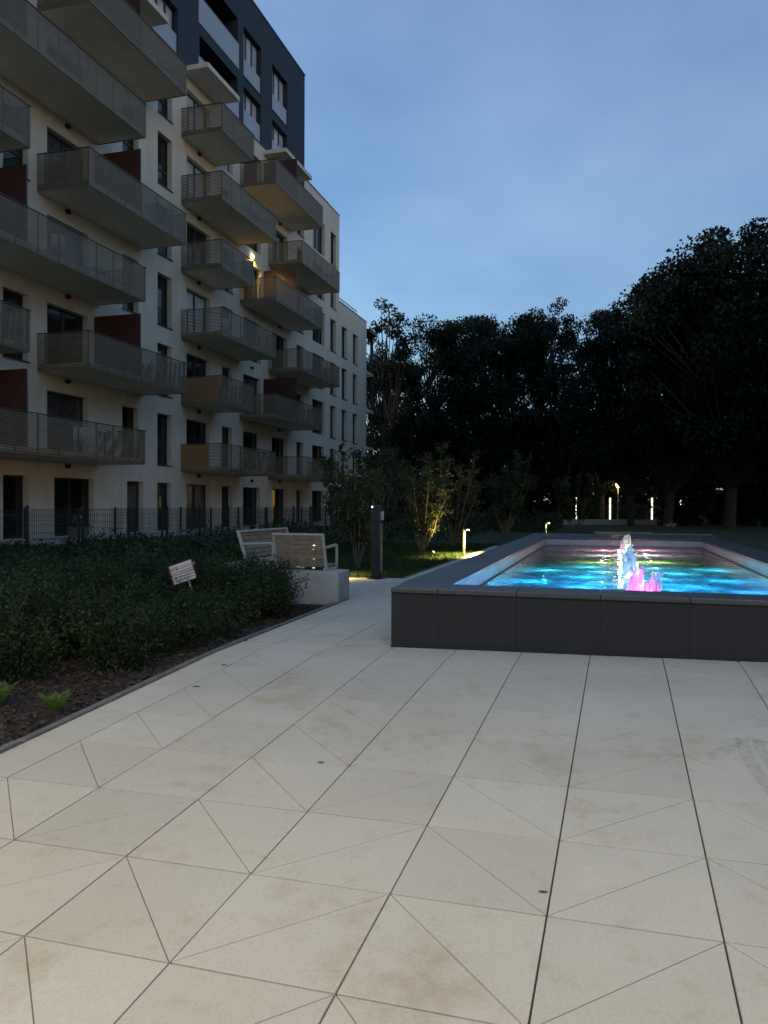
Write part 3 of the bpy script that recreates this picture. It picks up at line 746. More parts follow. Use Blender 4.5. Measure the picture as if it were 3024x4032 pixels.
# ------------------------------------------------------------------ planting bed: shrubs, mulch, ferns
def edge_ok(x, y):
    if x > (-3.78 if y > 6.3 else -3.95) or (x > -4.25 and y > 9.2): return False
    if y < 5.05 + (x + 4.67) * 1.04 and y < 5.95: return False
    return True
pts = []; stems = MB(); lv = []; sz = []
n = 0
while n < 600:
    x = rnd.uniform(-13.3, -3.9); y = rnd.uniform(4.0, 18.0)
    if n < 300: x = rnd.uniform(-8, -3.8); y = rnd.uniform(4.8, 9.8)
    elif n < 345: x = rnd.uniform(-6.2, -4.2); y = rnd.uniform(9.0, 9.7)
    if not edge_ok(x, y): continue
    if y > 9.72 and x > -6.9: continue
    if x < -9 and y < 6 : continue
    n += 1
    g = gz(x, y); far = min(1, max(0, (-x - 6.5) / 6))
    h = rnd.uniform(.34, .62) * (1 - .55 * far); w = rnd.uniform(.24, .4)
    if x > -4.3: h *= .8
    if 5.6 < y < 8.75 and abs(x / y + .60) < .085: h *= .62      # low planting before the sign
    if 8.9 < y < 9.9 and x > -6.4: h = rnd.uniform(.46, .56)
    ns = rnd.randint(9, 14)
    for s in range(ns):
        an = rnd.uniform(0, 6.28); d = rnd.uniform(.2, 1) * w; hh = h * rnd.uniform(.55, 1.28)
        p1 = (x + math.cos(an) * d * .45, y + math.sin(an) * d * .45, g + hh * .6); p2 = (x + math.cos(an) * d, y + math.sin(an) * d, g + hh)
        if y < 11 and s % 2 == 0: stems.tube([(x, y, g - .02), p1, p2], [.005, .003, .0015], 3, False)
        m = 78 if y < 11 else 26
        t = NPR.uniform(.12, 1.05, m)[:, None]
        A = np.array([x, y, g]); B = np.array(p1); C = np.array(p2)
        Q = (1 - t) ** 2 * A + 2 * t * (1 - t) * B + t * t * C + NPR.normal(size=(m, 3)) * .045
        lv.append(Q); sz.append(NPR.uniform(.016, .044, m) if y < 11 else np.full(m, .08))
P = np.concatenate(lv); Z = np.concatenate(sz)
me = quads_mesh('shrub_planting', leaves(P, Z, .5, .5), M_SHRUB)
bed = obj('shrub_planting', me); tag(bed, 'dense dark green low shrubs filling the planting bed', 'shrubs', kind='stuff')
o = stems.build('stems', M_BARK, bed); tag(o, kind='stuff')
# mulch chips on the open strip
Vq = []
N_ = 15000
xs = NPR.uniform(-6.6, EDGE - .07, N_); yb = NPR.uniform(0, 1, N_); ys = 2.6 + 7.2 * yb ** 1.3
keep = (xs > -4.5) | (ys < 6.2); xs, ys = xs[keep], ys[keep]
P = np.stack([xs, ys, np.array([gz(a, c) for a, c in zip(xs, ys)]) - .012 + NPR.uniform(0, .02, len(xs))], 1)
ln = NPR.uniform(.012, .05, len(P))
a = NPR.normal(size=(len(P), 3)); a[:, 2] *= .3; a /= np.linalg.norm(a, axis=1, keepdims=True)
c = NPR.normal(size=(len(P), 3)); c[:, 2] *= .4; c -= a * (a * c).sum(1, keepdims=True); c /= np.linalg.norm(c, axis=1, keepdims=True)
L = ln[:, None]; wdt = L * NPR.uniform(.25, .6, (len(P), 1))
V = np.stack([P - a * L / 2 - c * wdt / 2, P + a * L / 2 - c * wdt / 2, P + a * L / 2 + c * wdt / 2, P - a * L / 2 + c * wdt / 2], 1)
o = obj('bark_mulch', quads_mesh('bark_mulch', V, M_MULCH)); tag(o, 'brown bark mulch chips covering the bed edge', 'mulch', kind='stuff')

def fern(x, y, h, label, n=9):
    root = empty('fern', (x, y, gz(x, y) - .02)); tag(root, label, 'fern', 'small ferns in the mulch')
    for i in range(n):
        an = i / n * 6.283 + rnd.uniform(-.2, .2); L = h * rnd.uniform(.8, 1.15); V = []
        st = MB(); prev = None; pl_ = []
        for s in range(9):
            t = s / 8; r = L * .62 * t ** 1.3; z = L * (1.0 * t - .28 * t * t * t)
            pl_.append(Vector((math.cos(an) * r, math.sin(an) * r, z)))
        st.tube(pl_, [.004 * (1 - .8 * s / 8) for s in range(9)], 4, False)
        side = Vector((-math.sin(an), math.cos(an), 0))
        for s in range(20):
            t = .15 + .85 * s / 19; q = pl_[min(int(t * 8), 7)].lerp(pl_[min(int(t * 8) + 1, 8)], t * 8 - int(t * 8)) if t < 1 else pl_[8]
            ll = L * .26 * math.sin(math.pi * min(1, (.12 + t * .95))) + .006
            fw = (pl_[min(int(t * 8) + 1, 8)] - pl_[min(int(t * 8), 7)]).normalized() if t < 1 else Vector((0, 0, 1))
            for sg in (-1, 1):
                tip = q + side * sg * ll + fw * ll * .45 - Vector((0, 0, ll * .12)); wv = fw * .0065
                V.append([q - wv * .5, q.lerp(tip, .5) - wv * .55, tip, q.lerp(tip, .5) + wv * .55])
        me = quads_mesh('frond', np.array([[list(p) for p in qd] for qd in V]), M_FERN); f = obj('frond', me, None, root)
        st.build('rachis', M_FERN, f)
fern(-3.78, 4.60, .19, 'light green fern with curled fronds standing alone in the bark mulch')
fern(-4.33, 4.66, .24, 'bright green fern at the edge of the dark shrubs', 10)

# fallen leaves on the paving
def fallen(x, y, a, s, label):
    b = MB(); n = 9
    pts = []
    for i in range(n):
        t = i / (n - 1); w = math.sin(math.pi * t) ** .8 * .17 * s; pts.append((t * s - s / 2, w, .012 * s * 10 * (t - .5) ** 2))
    for i in range(n - 1):
        p, q = pts[i], pts[i + 1]
        b.poly([(p[0], p[1], p[2] + .004), (q[0], q[1], q[2] + .004), (q[0], 0, q[2]), (p[0], 0, p[2])]); b.poly([(p[0], 0, p[2]), (q[0], 0, q[2]), (q[0], -q[1], q[2] + .004), (p[0], -p[1], p[2] + .004)])
    o = b.build('fallen_leaf', mat('dry leaf', (.09, .07, .05), .7)); o.location = (x, y, gz(x, y) + .004); o.rotation_euler = (.02, .05, a)
    tag(o, label, 'leaf', 'fallen leaves on the paving')

# ------------------------------------------------------------------ warning sign in the bed
sg = empty('warning_sign'); tag(sg, 'tilted white warning board with red edge on a wooden stake', 'sign')
sg.location = (-5.03, 8.4, CAMZ - .84); 
SW, SH = .315, .245
M_RED = mat('sign red', (.22, .018, .022), .5); M_SWH = mat('sign white', (.62, .60, .60), .5, (.56, .54, .54), 12); M_INK = mat('sign ink', (.03, .025, .03), .6); M_GREYINK = mat('sign grey ink', (.28, .24, .25), .6)
b = MB(); b.box(-SW / 2, SW / 2, -.004, .004, -SH / 2, SH / 2); b.build('board', M_RED, sg)
def spanel(x0, x1, z0, z1):
    b = MB(); b.box(x0, x1, -.0062, -.0045, z0, z1); return b.build('face', M_SWH, sg)
spanel(-SW / 2 + .022, SW / 2 - .012, .022, SH / 2 - .006); spanel(-SW / 2 + .022, SW / 2 - .012, -SH / 2 + .006, .014)
b = MB(); b.box(.03, .052, .005, .020, -.52, SH / 2 - .05); b.build('stake', mat('stake wood', (.45, .34, .2), .7), sg)
def text(s, x, z, size, m, align='LEFT', bold=0):
    cu = bpy.data.curves.new('lettering', 'FONT'); cu.body = s; cu.size = size; cu.align_x = align; cu.offset = bold
    t = bpy.data.objects.new('lettering', cu); COL.objects.link(t)
    dg = bpy.context.evaluated_depsgraph_get(); dg.update()
    me = bpy.data.meshes.new_from_object(t.evaluated_get(dg)); bpy.data.objects.remove(t)
    for v in me.vertices: v.co = (v.co.x + x, -.0072, v.co.y + z)
    me.materials.clear(); me.name = 'lettering'
    return obj('lettering', me, m, sg)
text('UWAGA!', -.02, .045, .052, M_GREYINK, bold=.0012)
text('WODA W FONTANNIE', .004, -.018, .030, M_INK, 'CENTER', .001)
text('NIE NADAJE SIĘ DO', .006, -.055, .030, M_INK, 'CENTER', .001)
text('CELÓW SPOŻYCIA', .006, -.092, .030, M_INK, 'CENTER', .001)
for cx_, kind in ((-.108, 0), (-.055, 1)):      # prohibition rings with a small mark in each
    b = MB(); n = 24
    for i in range(n):
        a0, a1 = 6.2832 * i / n, 6.2832 * (i + 1) / n
        b.poly([(cx_ + math.cos(a0) * .025, -.0075, .065 + math.sin(a0) * .025), (cx_ + math.cos(a1) * .025, -.0075, .065 + math.sin(a1) * .025), (cx_ + math.cos(a1) * .020, -.0075, .065 + math.sin(a1) * .020), (cx_ + math.cos(a0) * .020, -.0075, .065 + math.sin(a0) * .020)])
    b.poly([(cx_ - .016, -.0074, .079), (cx_ - .013, -.0074, .082), (cx_ + .016, -.0074, .051), (cx_ + .013, -.0074, .048)])
    if kind: b.box(cx_ - .006, cx_ + .008, -.0073, -.0070, .048, .064); b.box(cx_ - .003, cx_ + .002, -.0073, -.0070, .064, .078)
    else: b.box(cx_ - .009, cx_ + .004, -.0073, -.0070, .058, .066); b.box(cx_ + .001, cx_ + .007, -.0073, -.0070, .066, .074)
    b.build('symbol', M_INK, sg)
sg.rotation_euler = (R_(-6), R_(-19), R_(14))

# ------------------------------------------------------------------ concrete plinth and benches
g0 = gz(-4.5, 10.2)
b = MB(); b.prism([(-5.78, 9.95), (-3.545, 9.95), (-3.545, 10.42), (-5.27, 10.42), (-5.78, 10.42)], g0 - .06, CAMZ - .925, .012)
o = b.build('concrete_plinth', M_CONC); tag(o, 'smooth grey concrete block under the bench at the path edge', 'plinth')
b = MB(); b.prism([(-5.80, 10.43), (-5.18, 10.43), (-5.18, 12.75), (-5.80, 12.75)], g0 - .06, CAMZ - .925, .012)
o = b.build('concrete_plinth', M_CONC); tag(o, 'long concrete block under the longer bench facing the pool', 'plinth')
def bench(L, label):
    """local: x along the seat, facing +y, origin at plinth top under the rear left"""
    r = empty('bench'); tag(r, label, 'bench')
    for x in (0, L):
        f = MB(); s = -1 if x == 0 else 1; xa, xb_ = (x - .035, x) if x == 0 else (x, x + .035)
        # base rail, leaning back member, arm hoop
        f.box(xa, xb_, 0.0, .52, .0, .035)
        def bar(pts, w):
            for (p, q) in zip(pts, pts[1:]):
                d = Vector((q[0] - p[0], q[1] - p[1])); n = Vector((-d.y, d.x)).normalized() * w / 2
                c4 = [(p[0] + n.x, p[1] + n.y), (q[0] + n.x, q[1] + n.y), (q[0] - n.x, q[1] - n.y), (p[0] - n.x, p[1] - n.y)]
                n0 = len(f.v); f.v += [(xa, c[0], c[1]) for c in c4] + [(xb_, c[0], c[1]) for c in c4]
                f.f += [(n0, n0 + 1, n0 + 2, n0 + 3), (n0 + 7, n0 + 6, n0 + 5, n0 + 4)] + [(n0 + i, n0 + 4 + i, n0 + 4 + (i + 1) % 4, n0 + (i + 1) % 4) for i in range(4)]
        bar([(.09, .02), (-.06, .50)], .05)
        bar([(-.005, .315), (.05, .325), (.48, .345), (.515, .33), (.52, .29), (.515, .03)], .034)
        f.build('side_frame', M_ALU, r, bevel=.006)
    sl = 6
    for i in range(sl):
        t0 = .10 + i * .068; b = MB(); n0 = 0
        y0, z0 = .085 - .147 * (t0 / .48), t0; y1, z1 = .085 - .147 * ((t0 + .060) / .48), t0 + .060
        b.v = [(0.002, y0, z0), (L - .002, y0, z0), (L - .002, y1, z1), (.002, y1, z1), (.002, y0 - .02, z0 - .005), (L - .002, y0 - .02, z0 - .005), (L - .002, y1 - .02, z1 - .005), (.002, y1 - .02, z1 - .005)]
        b.f = [(0, 3, 2, 1), (4, 5, 6, 7), (0, 1, 5, 4), (1, 2, 6, 5), (2, 3, 7, 6), (3, 0, 4, 7)]
        b.build('back_slat', M_WOOD, r, bevel=.003)
    b = MB(); b.box(-.036, L + .036, -.095, -.035, .495, .525); b.build('top_rail', M_ALU, r, bevel=.01)
    for i in range(5):
        b = MB(); y = .10 + i * .083; b.box(.002, L - .002, y, y + .073, .045 + .01 * (i == 4), .067 + .01 * (i == 4)); b.build('seat_slat', M_WOOD, r, bevel=.004)
    return r
bn = bench(.70, 'short slatted timber bench with pale arms seen from behind, on concrete block'); bn.location = (-4.50, 10.03, CAMZ - .925)
bn2 = bench(1.78, 'long slatted timber bench facing the pool, its backrest toward the shrubs'); bn2.location = (-5.36, 12.46, CAMZ - .925); bn2.rotation_euler = (0, 0, R_(-90))

# ------------------------------------------------------------------ path lights and black pillar
def path_light(x, y, label, e=9):
    g = gz(x, y) - .05; r = empty('path_light', (x, y, g)); tag(r, label, 'lamp', 'low path lights')
    b = MB(); b.box(-.022, .022, -.03, .03, 0, .72); b.build('post', M_LPOST, r, bevel=.006)
    b = MB(); b.box(-.022, .15, -.028, .028, .722, .745); b.build('arm', M_POST, r, bevel=.005)
    b = MB(); b.box(.075, .14, -.022, .022, .708, .7215); hd = b.build('lamp_head', M_LWARM, r)
    b = MB(); b.tube([(0, 0, 0), (0, 0, .012)], .06, 12); b.build('base_plate', M_POST, r)
    sp = lamp('SPOT', 'path_light_lamp', (.108, 0, .70), e, (1, .72, .22), hd, spot_size=R_(146), spot_blend=.5, shadow_soft_size=.02)
    return r
path_light(-3.71, 20.5, 'low path light lighting the grass halfway along the pool strip', 330)
path_light(-2.15, 28.5, 'low path light beyond the far end of the pool', 20)
path_light(-5.36, 13.62, 'low path light hidden behind the short bench', 60)
path_light(-4.55, 1.9, 'unseen low path light in the bed beside the near paving', 22)  # added out of view for the warm glow on the left paving
sl_ = empty('garden_spotlight', (-4.52, 20.2, gz(-4.5, 20.2) - .05)); tag(sl_, 'small ground spotlight at the foot of the lit young tree', 'lamp')
b = MB(); b.tube([(0, 0, -.1), (0, 0, .05)], .012, 8); b.build('spike', M_POST, sl_)
b = MB(); b.tube([(-.03, -.02, .045), (.03, .025, .125)], .035, 12); hd = b.build('head', M_POST, sl_)
b = MB(); b.tube([(.031, .026, .127), (.035, .029, .132)], .03, 12); b.build('lens', M_LWARM, hd)
sp = lamp('SPOT', 'spotlight_lamp', (.045, .037, .15), 44, (1, .74, .25), hd, spot_size=R_(110), spot_blend=.5, shadow_soft_size=.02)
sp.rotation_euler = Vector((.5, .42, .70)).to_track_quat('-Z', 'Y').to_euler()
r = empty('black_pillar', (-4.0, 13.28, gz(-4, 13.2))); tag(r, 'slim black steel service pillar standing at the lawn edge behind the benches', 'pillar')
b = MB(); b.box(-.085, .085, -.085, .085, .014, 1.33); b.build('shaft', M_POST, r, bevel=.012)
b = MB(); b.tube([(0, 0, 0), (0, 0, .0135)], .17, 20); b.build('base_plate', M_POST, r)
b = MB(); b.box(.0855, .10, -.05, .05, .12, 1.0); b.build('reflection_strip', mat('pale reflection tone', (.30, .27, .22), .35, metal=.6), r)  # pale strip paints in the reflection on the shaft's right face
b = MB(); b.box(.0855, .125, -.045, .045, 1.06, 1.22); b.build('card_reader', M_CONC, r, bevel=.006)
b = MB(); b.box(-.07, -.045, -.092, -.0855, 1.28, 1.31); b.build('indicator', emit('pillar indicator', (1, .85, .6), .6), r)

# ------------------------------------------------------------------ benches beyond the pool
for (x0, x1, y, lab) in ((1.03, 2.78, 22.75, 'low pale timber bench standing directly behind the far coping'), (-.37, 1.32, 24.7, 'low pale timber bench on the lawn farther behind the pool')):
    r = empty('low_bench', (x0, y, gz(0, 20))); tag(r, lab, 'bench'); h = .87 - gz(0, 20) - (.03 if y > 24 else 0)
    for i in range(4): b = MB(); b.box(0, x1 - x0, i * .105, i * .105 + .095, h - .06, h); b.build('seat_slat', M_WOOD, r, bevel=.004)
    for x in (.2, x1 - x0 - .28): b = MB(); b.box(x, x + .08, .03, .39, -.06, h - .061); b.build('leg', M_CONC, r)

# ------------------------------------------------------------------ lawn grass
Gx = NPR.uniform(-9.5, EDGE - .07, 60000); Gy = 13.45 + 14 * NPR.uniform(0, 1, 60000) ** 1.25
P = np.stack([Gx, Gy, np.array([gz(a, c) for a, c in zip(Gx, Gy)]) - .05], 1)
n = len(P); hh = NPR.uniform(.035, .075, (n, 1)); d = NPR.normal(size=(n, 3)) * .022; d[:, 2] = 0
s = NPR.normal(size=(n, 3)); s[:, 2] = 0; s /= np.linalg.norm(s, axis=1, keepdims=True); up = np.array([0, 0, 1.])
V = np.stack([P - s * .005, P + s * .005, P + d + up * hh + s * .0015, P + d + up * hh - s * .0015], 1)
o = obj('grass', quads_mesh('grass', V, M_GRASS)); tag(o, 'short mown grass on the lawn beside the pool', 'grass', kind='stuff')

# ------------------------------------------------------------------ young multi-stem trees and shrubs
def young_tree(x, y, h, spread, nstem, label, leafn, lsize, name='young_tree', group='young trees on the lawn', seed=1, m=None, base_clear=.25):
    rr = random.Random(seed); rg = np.random.default_rng(seed)
    r = empty(name, (x, y, gz(x, y) - .06)); tag(r, label, 'tree', group)
    st = MB(); Q = []
    for i in range(nstem):
        an = i / nstem * 6.283 + rr.uniform(-.4, .4); sp_ = spread * rr.uniform(.25, 1); hh = h * rr.uniform(.6, 1)
        pts = []
        for k in range(6):
            t = k / 5; rad = sp_ * t ** .8; wob = .05 * h * t
            pts.append(Vector((math.cos(an) * rad + rr.uniform(-1, 1) * wob * .4, math.sin(an) * rad + rr.uniform(-1, 1) * wob * .4, hh * t)))
        st.tube(pts, [.024 * (h / 3) * (1 - .85 * k / 5) for k in range(6)], 5, False)
        for k in range(rr.randint(7, 11)):       # side twigs with leaf sprays
            t = rr.uniform(base_clear, 1); p = pts[min(int(t * 5), 4)].lerp(pts[min(int(t * 5) + 1, 5)], t * 5 - int(t * 5)) if t < 1 else pts[5]
            a2 = rr.uniform(0, 6.28); ln = rr.uniform(.15, .42) * h / 3 * (1.3 - t * .6); q = p + Vector((math.cos(a2) * ln, math.sin(a2) * ln, ln * rr.uniform(.2, .9)))
            st.tube([p, q], [.007, .003], 3, False)
            mm = int(leafn * 1.6); tt = rg.uniform(.2, 1.1, (mm, 1)); Q.append(np.array(p) * (1 - tt) + np.array(q) * tt + rg.normal(size=(mm, 3)) * ln * .26)
        mm = leafn * 3; tt = rg.uniform(.0, 1.0, (mm, 1)); Q.append(np.array(pts[4]) * (1 - tt) + np.array(pts[5]) * tt + rg.normal(size=(mm, 3)) * .07 * h / 3)
    st.build('stem', M_STEM, r)
    P = np.concatenate(Q); obj('crown', quads_mesh('crown', leaves(P, lsize, .6, -.25, rg), m or M_YOUNG), None, r)
    return r
young_tree(-5.15, 15.7, 2.75, .85, 9, 'sparse multi stem young tree rising behind the black pillar', 16, .085, seed=3)
young_tree(-4.95, 20.75, 2.9, 1.0, 12, 'multi stem young tree lit from below beside the low path light', 15, .09, seed=5)
young_tree(-4.9, 25.0, 3.3, 1.0, 10, 'dark multi stem young tree standing behind the lit one', 17, .1, seed=8)
young_tree(-8.4, 24.0, 3.0, 1.1, 9, 'leafy young tree in front of the white block corner', 18, .1, seed=12)
young_tree(-7.6, 26.0, 3.4, 1.2, 10, 'leafy young tree between the white block and the lit one', 18, .11, seed=14)
young_tree(-4.2, 33.0, 3.6, 1.3, 10, 'broad young tree beyond the far path light', 20, .12, seed=17)
young_tree(-1.6, 40.0, 3.0, 1.6, 10, 'low bushy tree left of the far light columns', 24, .13, seed=19)
young_tree(9.6, 40.0, 3.4, 1.7, 11, 'low bushy tree at the right of the far light columns', 26, .14, seed=23)
# dark hedge masses at the back of the lawn
def hedge(x, y, lx, ly, h, label, seed, n=2600, ls=.1):
    rg = np.random.default_rng(seed); P = rg.uniform(-1, 1, (n, 3)); P[:, 2] = (P[:, 2] + 1) / 2
    lump = 0.72 + .28 * np.sin(P[:, 0] * 5 + seed) * np.cos(P[:, 1] * 4 + seed)
    P = P * [lx, ly, 1]; P[:, 2] *= h * lump
    o = obj('shrub_border', quads_mesh('shrub_border', leaves(P, ls, .55, .2, rg), M_SHRUB)); o.location = (x, y, gz(x, y) - .05); tag(o, label, 'shrubs')
hedge(-9.6, 16.2, 2.6, 1.6, .75, 'dark shrub border behind the long bench', 31)
hedge(-9.2, 23.0, 2.2, 4.0, .95, 'dark shrub border along the back of the lawn', 33, 4200)
hedge(-8.0, 33.0, 2.4, 5.0, 1.2, 'tall shrub border before the far end of the white block', 35, 4200, .13)
hedge(-5.5, 43.0, 3.0, 4.0, 1.3, 'shrub border at the far end of the lawn', 37, 4200, .15)

# ------------------------------------------------------------------ far street: low wall, fence, light columns, lamp
b = MB(); b.box(-3.0, 6.5, 55.6, 55.9, .2, .72); o = b.build('low_wall', M_CONC); tag(o, 'low pale concrete wall at the far edge of the lawn', 'wall')
for i, (x, lab) in enumerate(((-2.2, 'light column half hidden by leaves, standing apart at the bushy tree'), (.18, 'lit light column beside the street lamp pole'), (3.05, 'lit light column between the two others by the railing'), (4.95, 'lit light column standing beyond the thick tree trunk'))):
    r = empty('light_column', (x, 58.0, .35)); tag(r, lab, 'lamp', 'lit columns along the far railing')
    b = MB(); b.tube([(0, 0, 0), (0, 0, .25)], .085, 10); b.build('base', M_POST, r)
    for q in range(4):
        b = MB(); b.tube([(0, 0, .26 + q * .42), (0, 0, .26 + q * .42 + .36)], (.052 - .008 * (i == 0)), 10); s_ = b.build('light_section', M_LSTRIP, r)
        b = MB(); b.tube([(0, 0, .62 + q * .42), (0, 0, .68 + q * .42)], .06, 10); b.build('collar', M_POST, s_)
r = empty('railing', (0, 59, .3)); tag(r, 'dark metal bar railing behind the light columns', 'railing')
for i in range(6):
    x0 = -1.0 + i * 1.6; b = MB()
    for q in range(14): b.box(x0 + q * .112, x0 + q * .112 + .022, -.01, .01, .12, 1.3)
    b.box(x0, x0 + 1.58, -.02, .02, 1.301, 1.34); b.box(x0, x0 + 1.58, -.02, .02, .08, .119); tag(b.build('bar_panel', M_FENCE, r), kind='stuff')
r = empty('street_lamp', (.75, 60.3, .3)); tag(r, 'lit street lamp on a slim pole among the dark trees', 'lamp')
b = MB(); b.tube([(0, 0, 0), (0, 0, 2.7)], [.05, .035], 8); b.build('pole', M_LPOST, r)
b = MB(); b.tube([(0, 0, 2.72), (0, 0, 2.78), (0, 0, 3.0), (0, 0, 3.08)], [.06, .12, .19, .06], 12); hd = b.build('lantern', emit('street lantern glass', (1, .68, .25), 1.5), r)
b = MB(); b.tube([(0, 0, 3.081), (0, 0, 3.16)], [.22, .02], 12); b.build('cap', M_POST, r)
lamp('POINT', 'lantern_light', (0, 0, 2.55), 12, (1, .7, .3), hd, shadow_soft_size=.15)
for x in (.18, 3.05, 4.95): lamp('POINT', 'column_light', (x, 57.85, 1.2), 6, (1, .92, .6), bpy.data.objects['light_column'], shadow_soft_size=.1)
b = MB()
P = NPR.normal(size=(50, 3)) * [.16, .08, .05]
o = obj('pale_bag', quads_mesh('pale_bag', leaves(P, .16, .8), mat('pale plastic', (.32, .34, .37), .5))); o.location = (3.7, 49, .5); tag(o, 'crumpled pale bag lying on the far lawn', 'bag')

# ------------------------------------------------------------------ woodland trees
def tree_mesh(seed, H, RX, n_clump, per, leaf, crown0=.32, m=M_TREE, gap=.0):
    rr = random.Random(seed); rg = np.random.default_rng(seed); wood = MB(); Q = []
    pts = [Vector((rr.uniform(-.2, .2) * k, rr.uniform(-.2, .2) * k, H * .8 * k / 6)) for k in range(7)]
    wood.tube(pts, [H * .020 * (1 - .8 * k / 6) for k in range(7)], 8)
    for i in range(n_clump):
        t = rr.uniform(crown0, 1.0) ** .9; zz = H * t
        prof = math.sin(math.pi * min(1, max(.06, (t - crown0 * .75) / (1.05 - crown0 * .75)))) ** .6
        an = rr.uniform(0, 6.283); rad = RX * prof * math.sqrt(rr.uniform(.05, 1.15))
        c = Vector((math.cos(an) * rad, math.sin(an) * rad, zz + rr.uniform(-.3, .3)))
        k = min(5, max(1, int((t * .85) / .8 * 6) - 1)); a = pts[k]
        wood.tube([a, a.lerp(c, .5) + Vector((0, 0, .05 * H * rr.uniform(-.3, .6))), c], [H * .006, H * .0035, H * .0012], 4, False)
        cr_ = rr.uniform(.55, 1.25) * RX * .24; mm = int(per * rr.uniform(.6, 1.3))
        g = rg.normal(size=(mm, 3)); g /= np.linalg.norm(g, axis=1, keepdims=True); g *= rg.uniform(.15, 1, (mm, 1)) ** .5
        Q.append(np.array(c) + g * cr_ * [1.15, 1.15, .75])
    P = np.concatenate(Q); wm = bpy.data.meshes.new('trunk'); wm.from_pydata(wood.v, [], wood.f); wm.update()
    wm.materials.append(M_BARK)
    return wm, quads_mesh('crown', leaves(P, leaf, .7, 0, rg), m)
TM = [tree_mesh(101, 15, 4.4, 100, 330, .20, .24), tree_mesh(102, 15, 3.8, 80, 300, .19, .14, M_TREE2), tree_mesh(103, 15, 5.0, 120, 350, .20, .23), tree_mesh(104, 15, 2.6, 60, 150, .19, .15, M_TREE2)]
def tree(x, y, h, w, v, label, rz):
    wm, cm = TM[v]; r = empty('woodland_tree', (x, y, gz(x, y) - .1), rz); s = h / 15; r.scale = (w, w, s); tag(r, label, 'tree', 'woodland trees behind the lawn')
    obj('trunk', wm, None, r); obj('crown', cm, None, r)
TREES = [(-16.9, 60, 17.6, 1.0, 3, 'slender loose tree rising just past the white block gable'), (-13.4, 62, 15.9, .85, 0, 'rounded dark tree beside the slender loose one'), (-11.0, 64, 16.6, .9, 1, 'dark tree with a lumpy top near the slender tree'),
         (-8.4, 61, 15.9, .95, 2, 'wide dark tree in the middle of the wood'), (-5.4, 63, 16.4, .95, 0, 'dark tree left of the tall narrow crown'), (-3.5, 59.5, 16.7, .9, 3, 'tall narrow tree standing proud of the treeline above the light columns'),
         (-.4, 62, 16.0, .9, 1, 'dark tree above the street lamp'), (1.5, 53, 14.0, .85, 2, 'dark tree at the foot of the rising treeline'), (3.6, 51, 15.0, 1.0, 0, 'tall dark tree halfway up the rising treeline'),
         (6.6, 47, 16.1, 1.1, 2, 'massive dark tree forming the crest of the treeline'), (10.4, 46, 15.4, 1.1, 0, 'massive dark tree right of the crest'), (13.5, 40, 12.5, 1.0, 2, 'dark tree closing the right edge of the lawn'),
         (5.2, 60, 16.5, 1.0, 1, 'dark tree behind the lit light columns'), (9.0, 58, 17, 1.1, 2, 'dark tree far behind the massive ones'), (-21.5, 74, 16, 1.0, 2, 'dark tree behind the end of the white block'),
         (14.5, 32, 15, 1.1, 0, 'dark tree on the right beside the lawn'), (15, 23, 16, 1.2, 2, 'dark tree to the right of the pool'), (15, 13, 16, 1.2, 0, 'dark tree to the right of the paving'), (16, 3, 16, 1.2, 2, 'dark tree right of the near paving')]
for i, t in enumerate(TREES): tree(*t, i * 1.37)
# understory: dense dark mass under the crowns
Q = []
for i in range(420):
    x = rnd.uniform(-26, 34); y = rnd.uniform(62, 70) if x < 4 else rnd.uniform(52, 62); c = np.array([x, y, .2 + 9 * rnd.uniform(0, 1) ** 1.4])
    g = NPR.normal(size=(130, 3)); g /= np.linalg.norm(g, axis=1, keepdims=True); g *= NPR.uniform(.2, 1, (130, 1)) ** .5
    Q.append(c + g * [1.9, 1.2, 1.5])
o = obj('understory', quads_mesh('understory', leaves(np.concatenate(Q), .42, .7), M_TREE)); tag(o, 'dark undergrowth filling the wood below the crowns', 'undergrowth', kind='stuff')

# far wood closing the view below the crowns
Q = []
for i in range(520):
    x = rnd.uniform(-60, 75); y = rnd.uniform(74, 82); c = np.array([x, y, .2 + 6.5 * rnd.uniform(0, 1) ** 1.5])
    g = NPR.normal(size=(90, 3)); g /= np.linalg.norm(g, axis=1, keepdims=True); g *= NPR.uniform(.2, 1, (90, 1)) ** .5
    Q.append(c + g * [2.4, 1.4, 1.7])
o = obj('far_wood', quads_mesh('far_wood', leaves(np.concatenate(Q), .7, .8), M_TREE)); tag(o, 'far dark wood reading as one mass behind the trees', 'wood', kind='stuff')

# ------------------------------------------------------------------ small things on the paving
for x, y, a, s, lab in ((-.23, 3.02, .3, .036, 'single dark leaf beside the joint on the near paving'), (-1.56, 4.09, .5, .036, 'small dry leaf lying on the stained slabs'), (-3.21, 6.04, .9, .05, 'curled dry leaf on the slabs next to the kerb'), (-3.09, 5.37, .4, .055, 'thin dry leaf one slab away from the kerb')):
    fallen(x, y, a, s, lab)

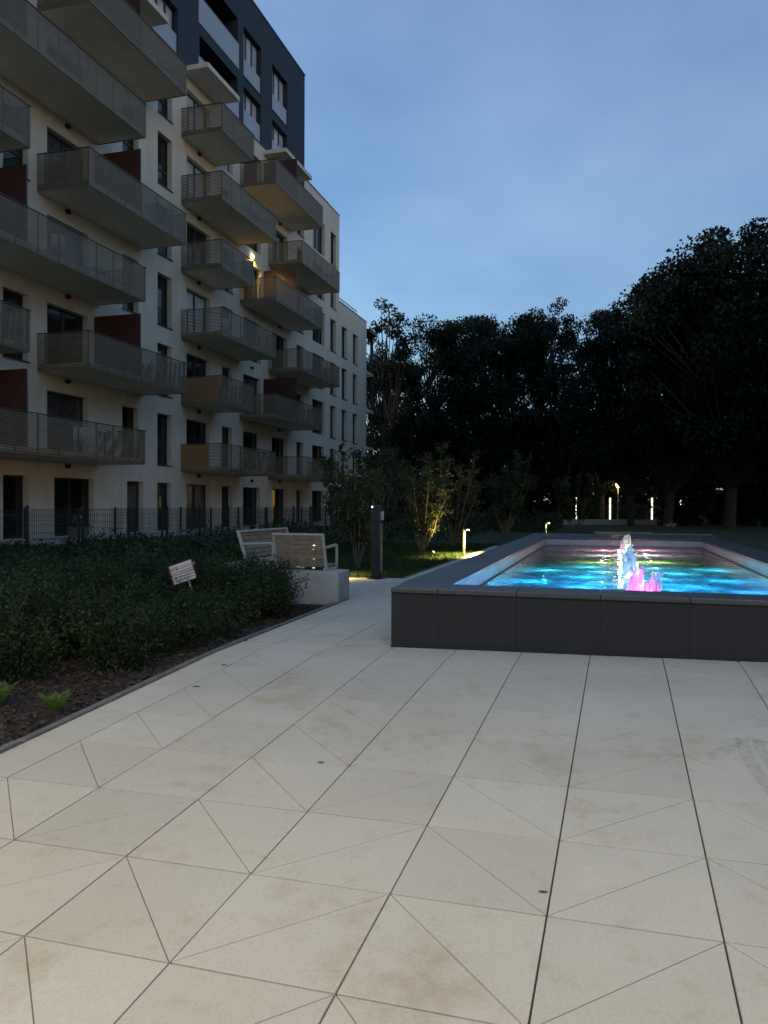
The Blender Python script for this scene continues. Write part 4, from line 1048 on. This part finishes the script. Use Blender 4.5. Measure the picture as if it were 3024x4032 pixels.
# scuffed tyre marks rubbed into the slabs
def scuff_mat():
    m = bpy.data.materials.new('rubber scuff'); m.use_nodes = True; N, L = m.node_tree.nodes, m.node_tree.links
    p = N['Principled BSDF']; p.inputs['Base Color'].default_value = (.20, .19, .165, 1); p.inputs['Roughness'].default_value = .8
    g = N.new('ShaderNodeNewGeometry'); n = N.new('ShaderNodeTexNoise'); n.inputs['Scale'].default_value = 22; n.inputs['Detail'].default_value = 6; L.new(g.outputs['Position'], n.inputs['Vector'])
    mr = N.new('ShaderNodeMapRange'); mr.inputs[1].default_value = .32; mr.inputs[2].default_value = .72; mr.inputs[3].default_value = 0; mr.inputs[4].default_value = .19; L.new(n.outputs['Fac'], mr.inputs[0])
    tr = N.new('ShaderNodeBsdfTransparent'); mx = N.new('ShaderNodeMixShader'); L.new(mr.outputs[0], mx.inputs[0]); L.new(tr.outputs[0], mx.inputs[1]); L.new(p.outputs[0], mx.inputs[2])
    L.new(mx.outputs[0], N['Material Output'].inputs['Surface']); return m
M_SCUFF = scuff_mat()
for k, (w, pts) in enumerate(((.085, [(.79, 5.0), (.67, 4.8), (.57, 4.62)]), (.075, [(.78, 4.99), (.76, 4.72), (.77, 4.5), (.79, 4.3), (.81, 4.1)]), (.06, [(.86, 4.98), (.85, 4.72), (.87, 4.5), (.90, 4.3)]), (.08, [(.80, 5.0), (.91, 4.95), (1.02, 4.9), (1.2, 4.8)]))):
    b = MB(); P = []
    for i, q in enumerate(pts):
        a = pts[max(i - 1, 0)]; c = pts[min(i + 1, len(pts) - 1)]; d = Vector((c[0] - a[0], c[1] - a[1])).normalized(); nn = Vector((-d.y, d.x)) * w / 2
        P.append(((q[0] + nn.x, q[1] + nn.y), (q[0] - nn.x, q[1] - nn.y)))
    for (a, c), (d, e) in zip(P, P[1:]): b.poly([(x, y, gz(x, y) + .0042 + k * .0003) for x, y in (a, c, e, d)])
    b.build('tyre_mark', M_SCUFF, paving)

# ------------------------------------------------------------------ unseen plaza lamp posts behind the viewer, added to light the paving
def plaza_lamp(x, y, label, e, col, H=7.0):
    g = gz(x, y); r = empty('plaza_lamp', (x, y, g)); tag(r, label, 'lamp', 'added plaza lamp posts behind the viewer')
    b = MB(); b.tube([(0, 0, 0), (0, 0, .3), (0, 0, H)], [.08, .065, .045], 10); b.build('pole', M_POST, r)
    b = MB(); b.box(-.14, .14, -.1, .6, H, H + .07); hd = b.build('lamp_head', M_POST, r, bevel=.01)
    b = MB(); b.box(-.11, .11, -.02, .52, H - .012, H - .0005); b.build('lamp_glass', emit('plaza lamp glass', (1, .9, .72), 3), r)
    lamp('AREA', 'plaza_lamp_light', (0, .25, H - .02), e, col, hd, shape='RECTANGLE', size=.22, size_y=.54, spread=R_(138))
plaza_lamp(-4.0, -1.6, 'unseen black plaza lamp post beside the near bed', 68, (1, .77, .43), 8.0)
plaza_lamp(3.4, -2.6, 'unseen black plaza lamp post on the open paving', 58, (1, .93, .78), 8.0)
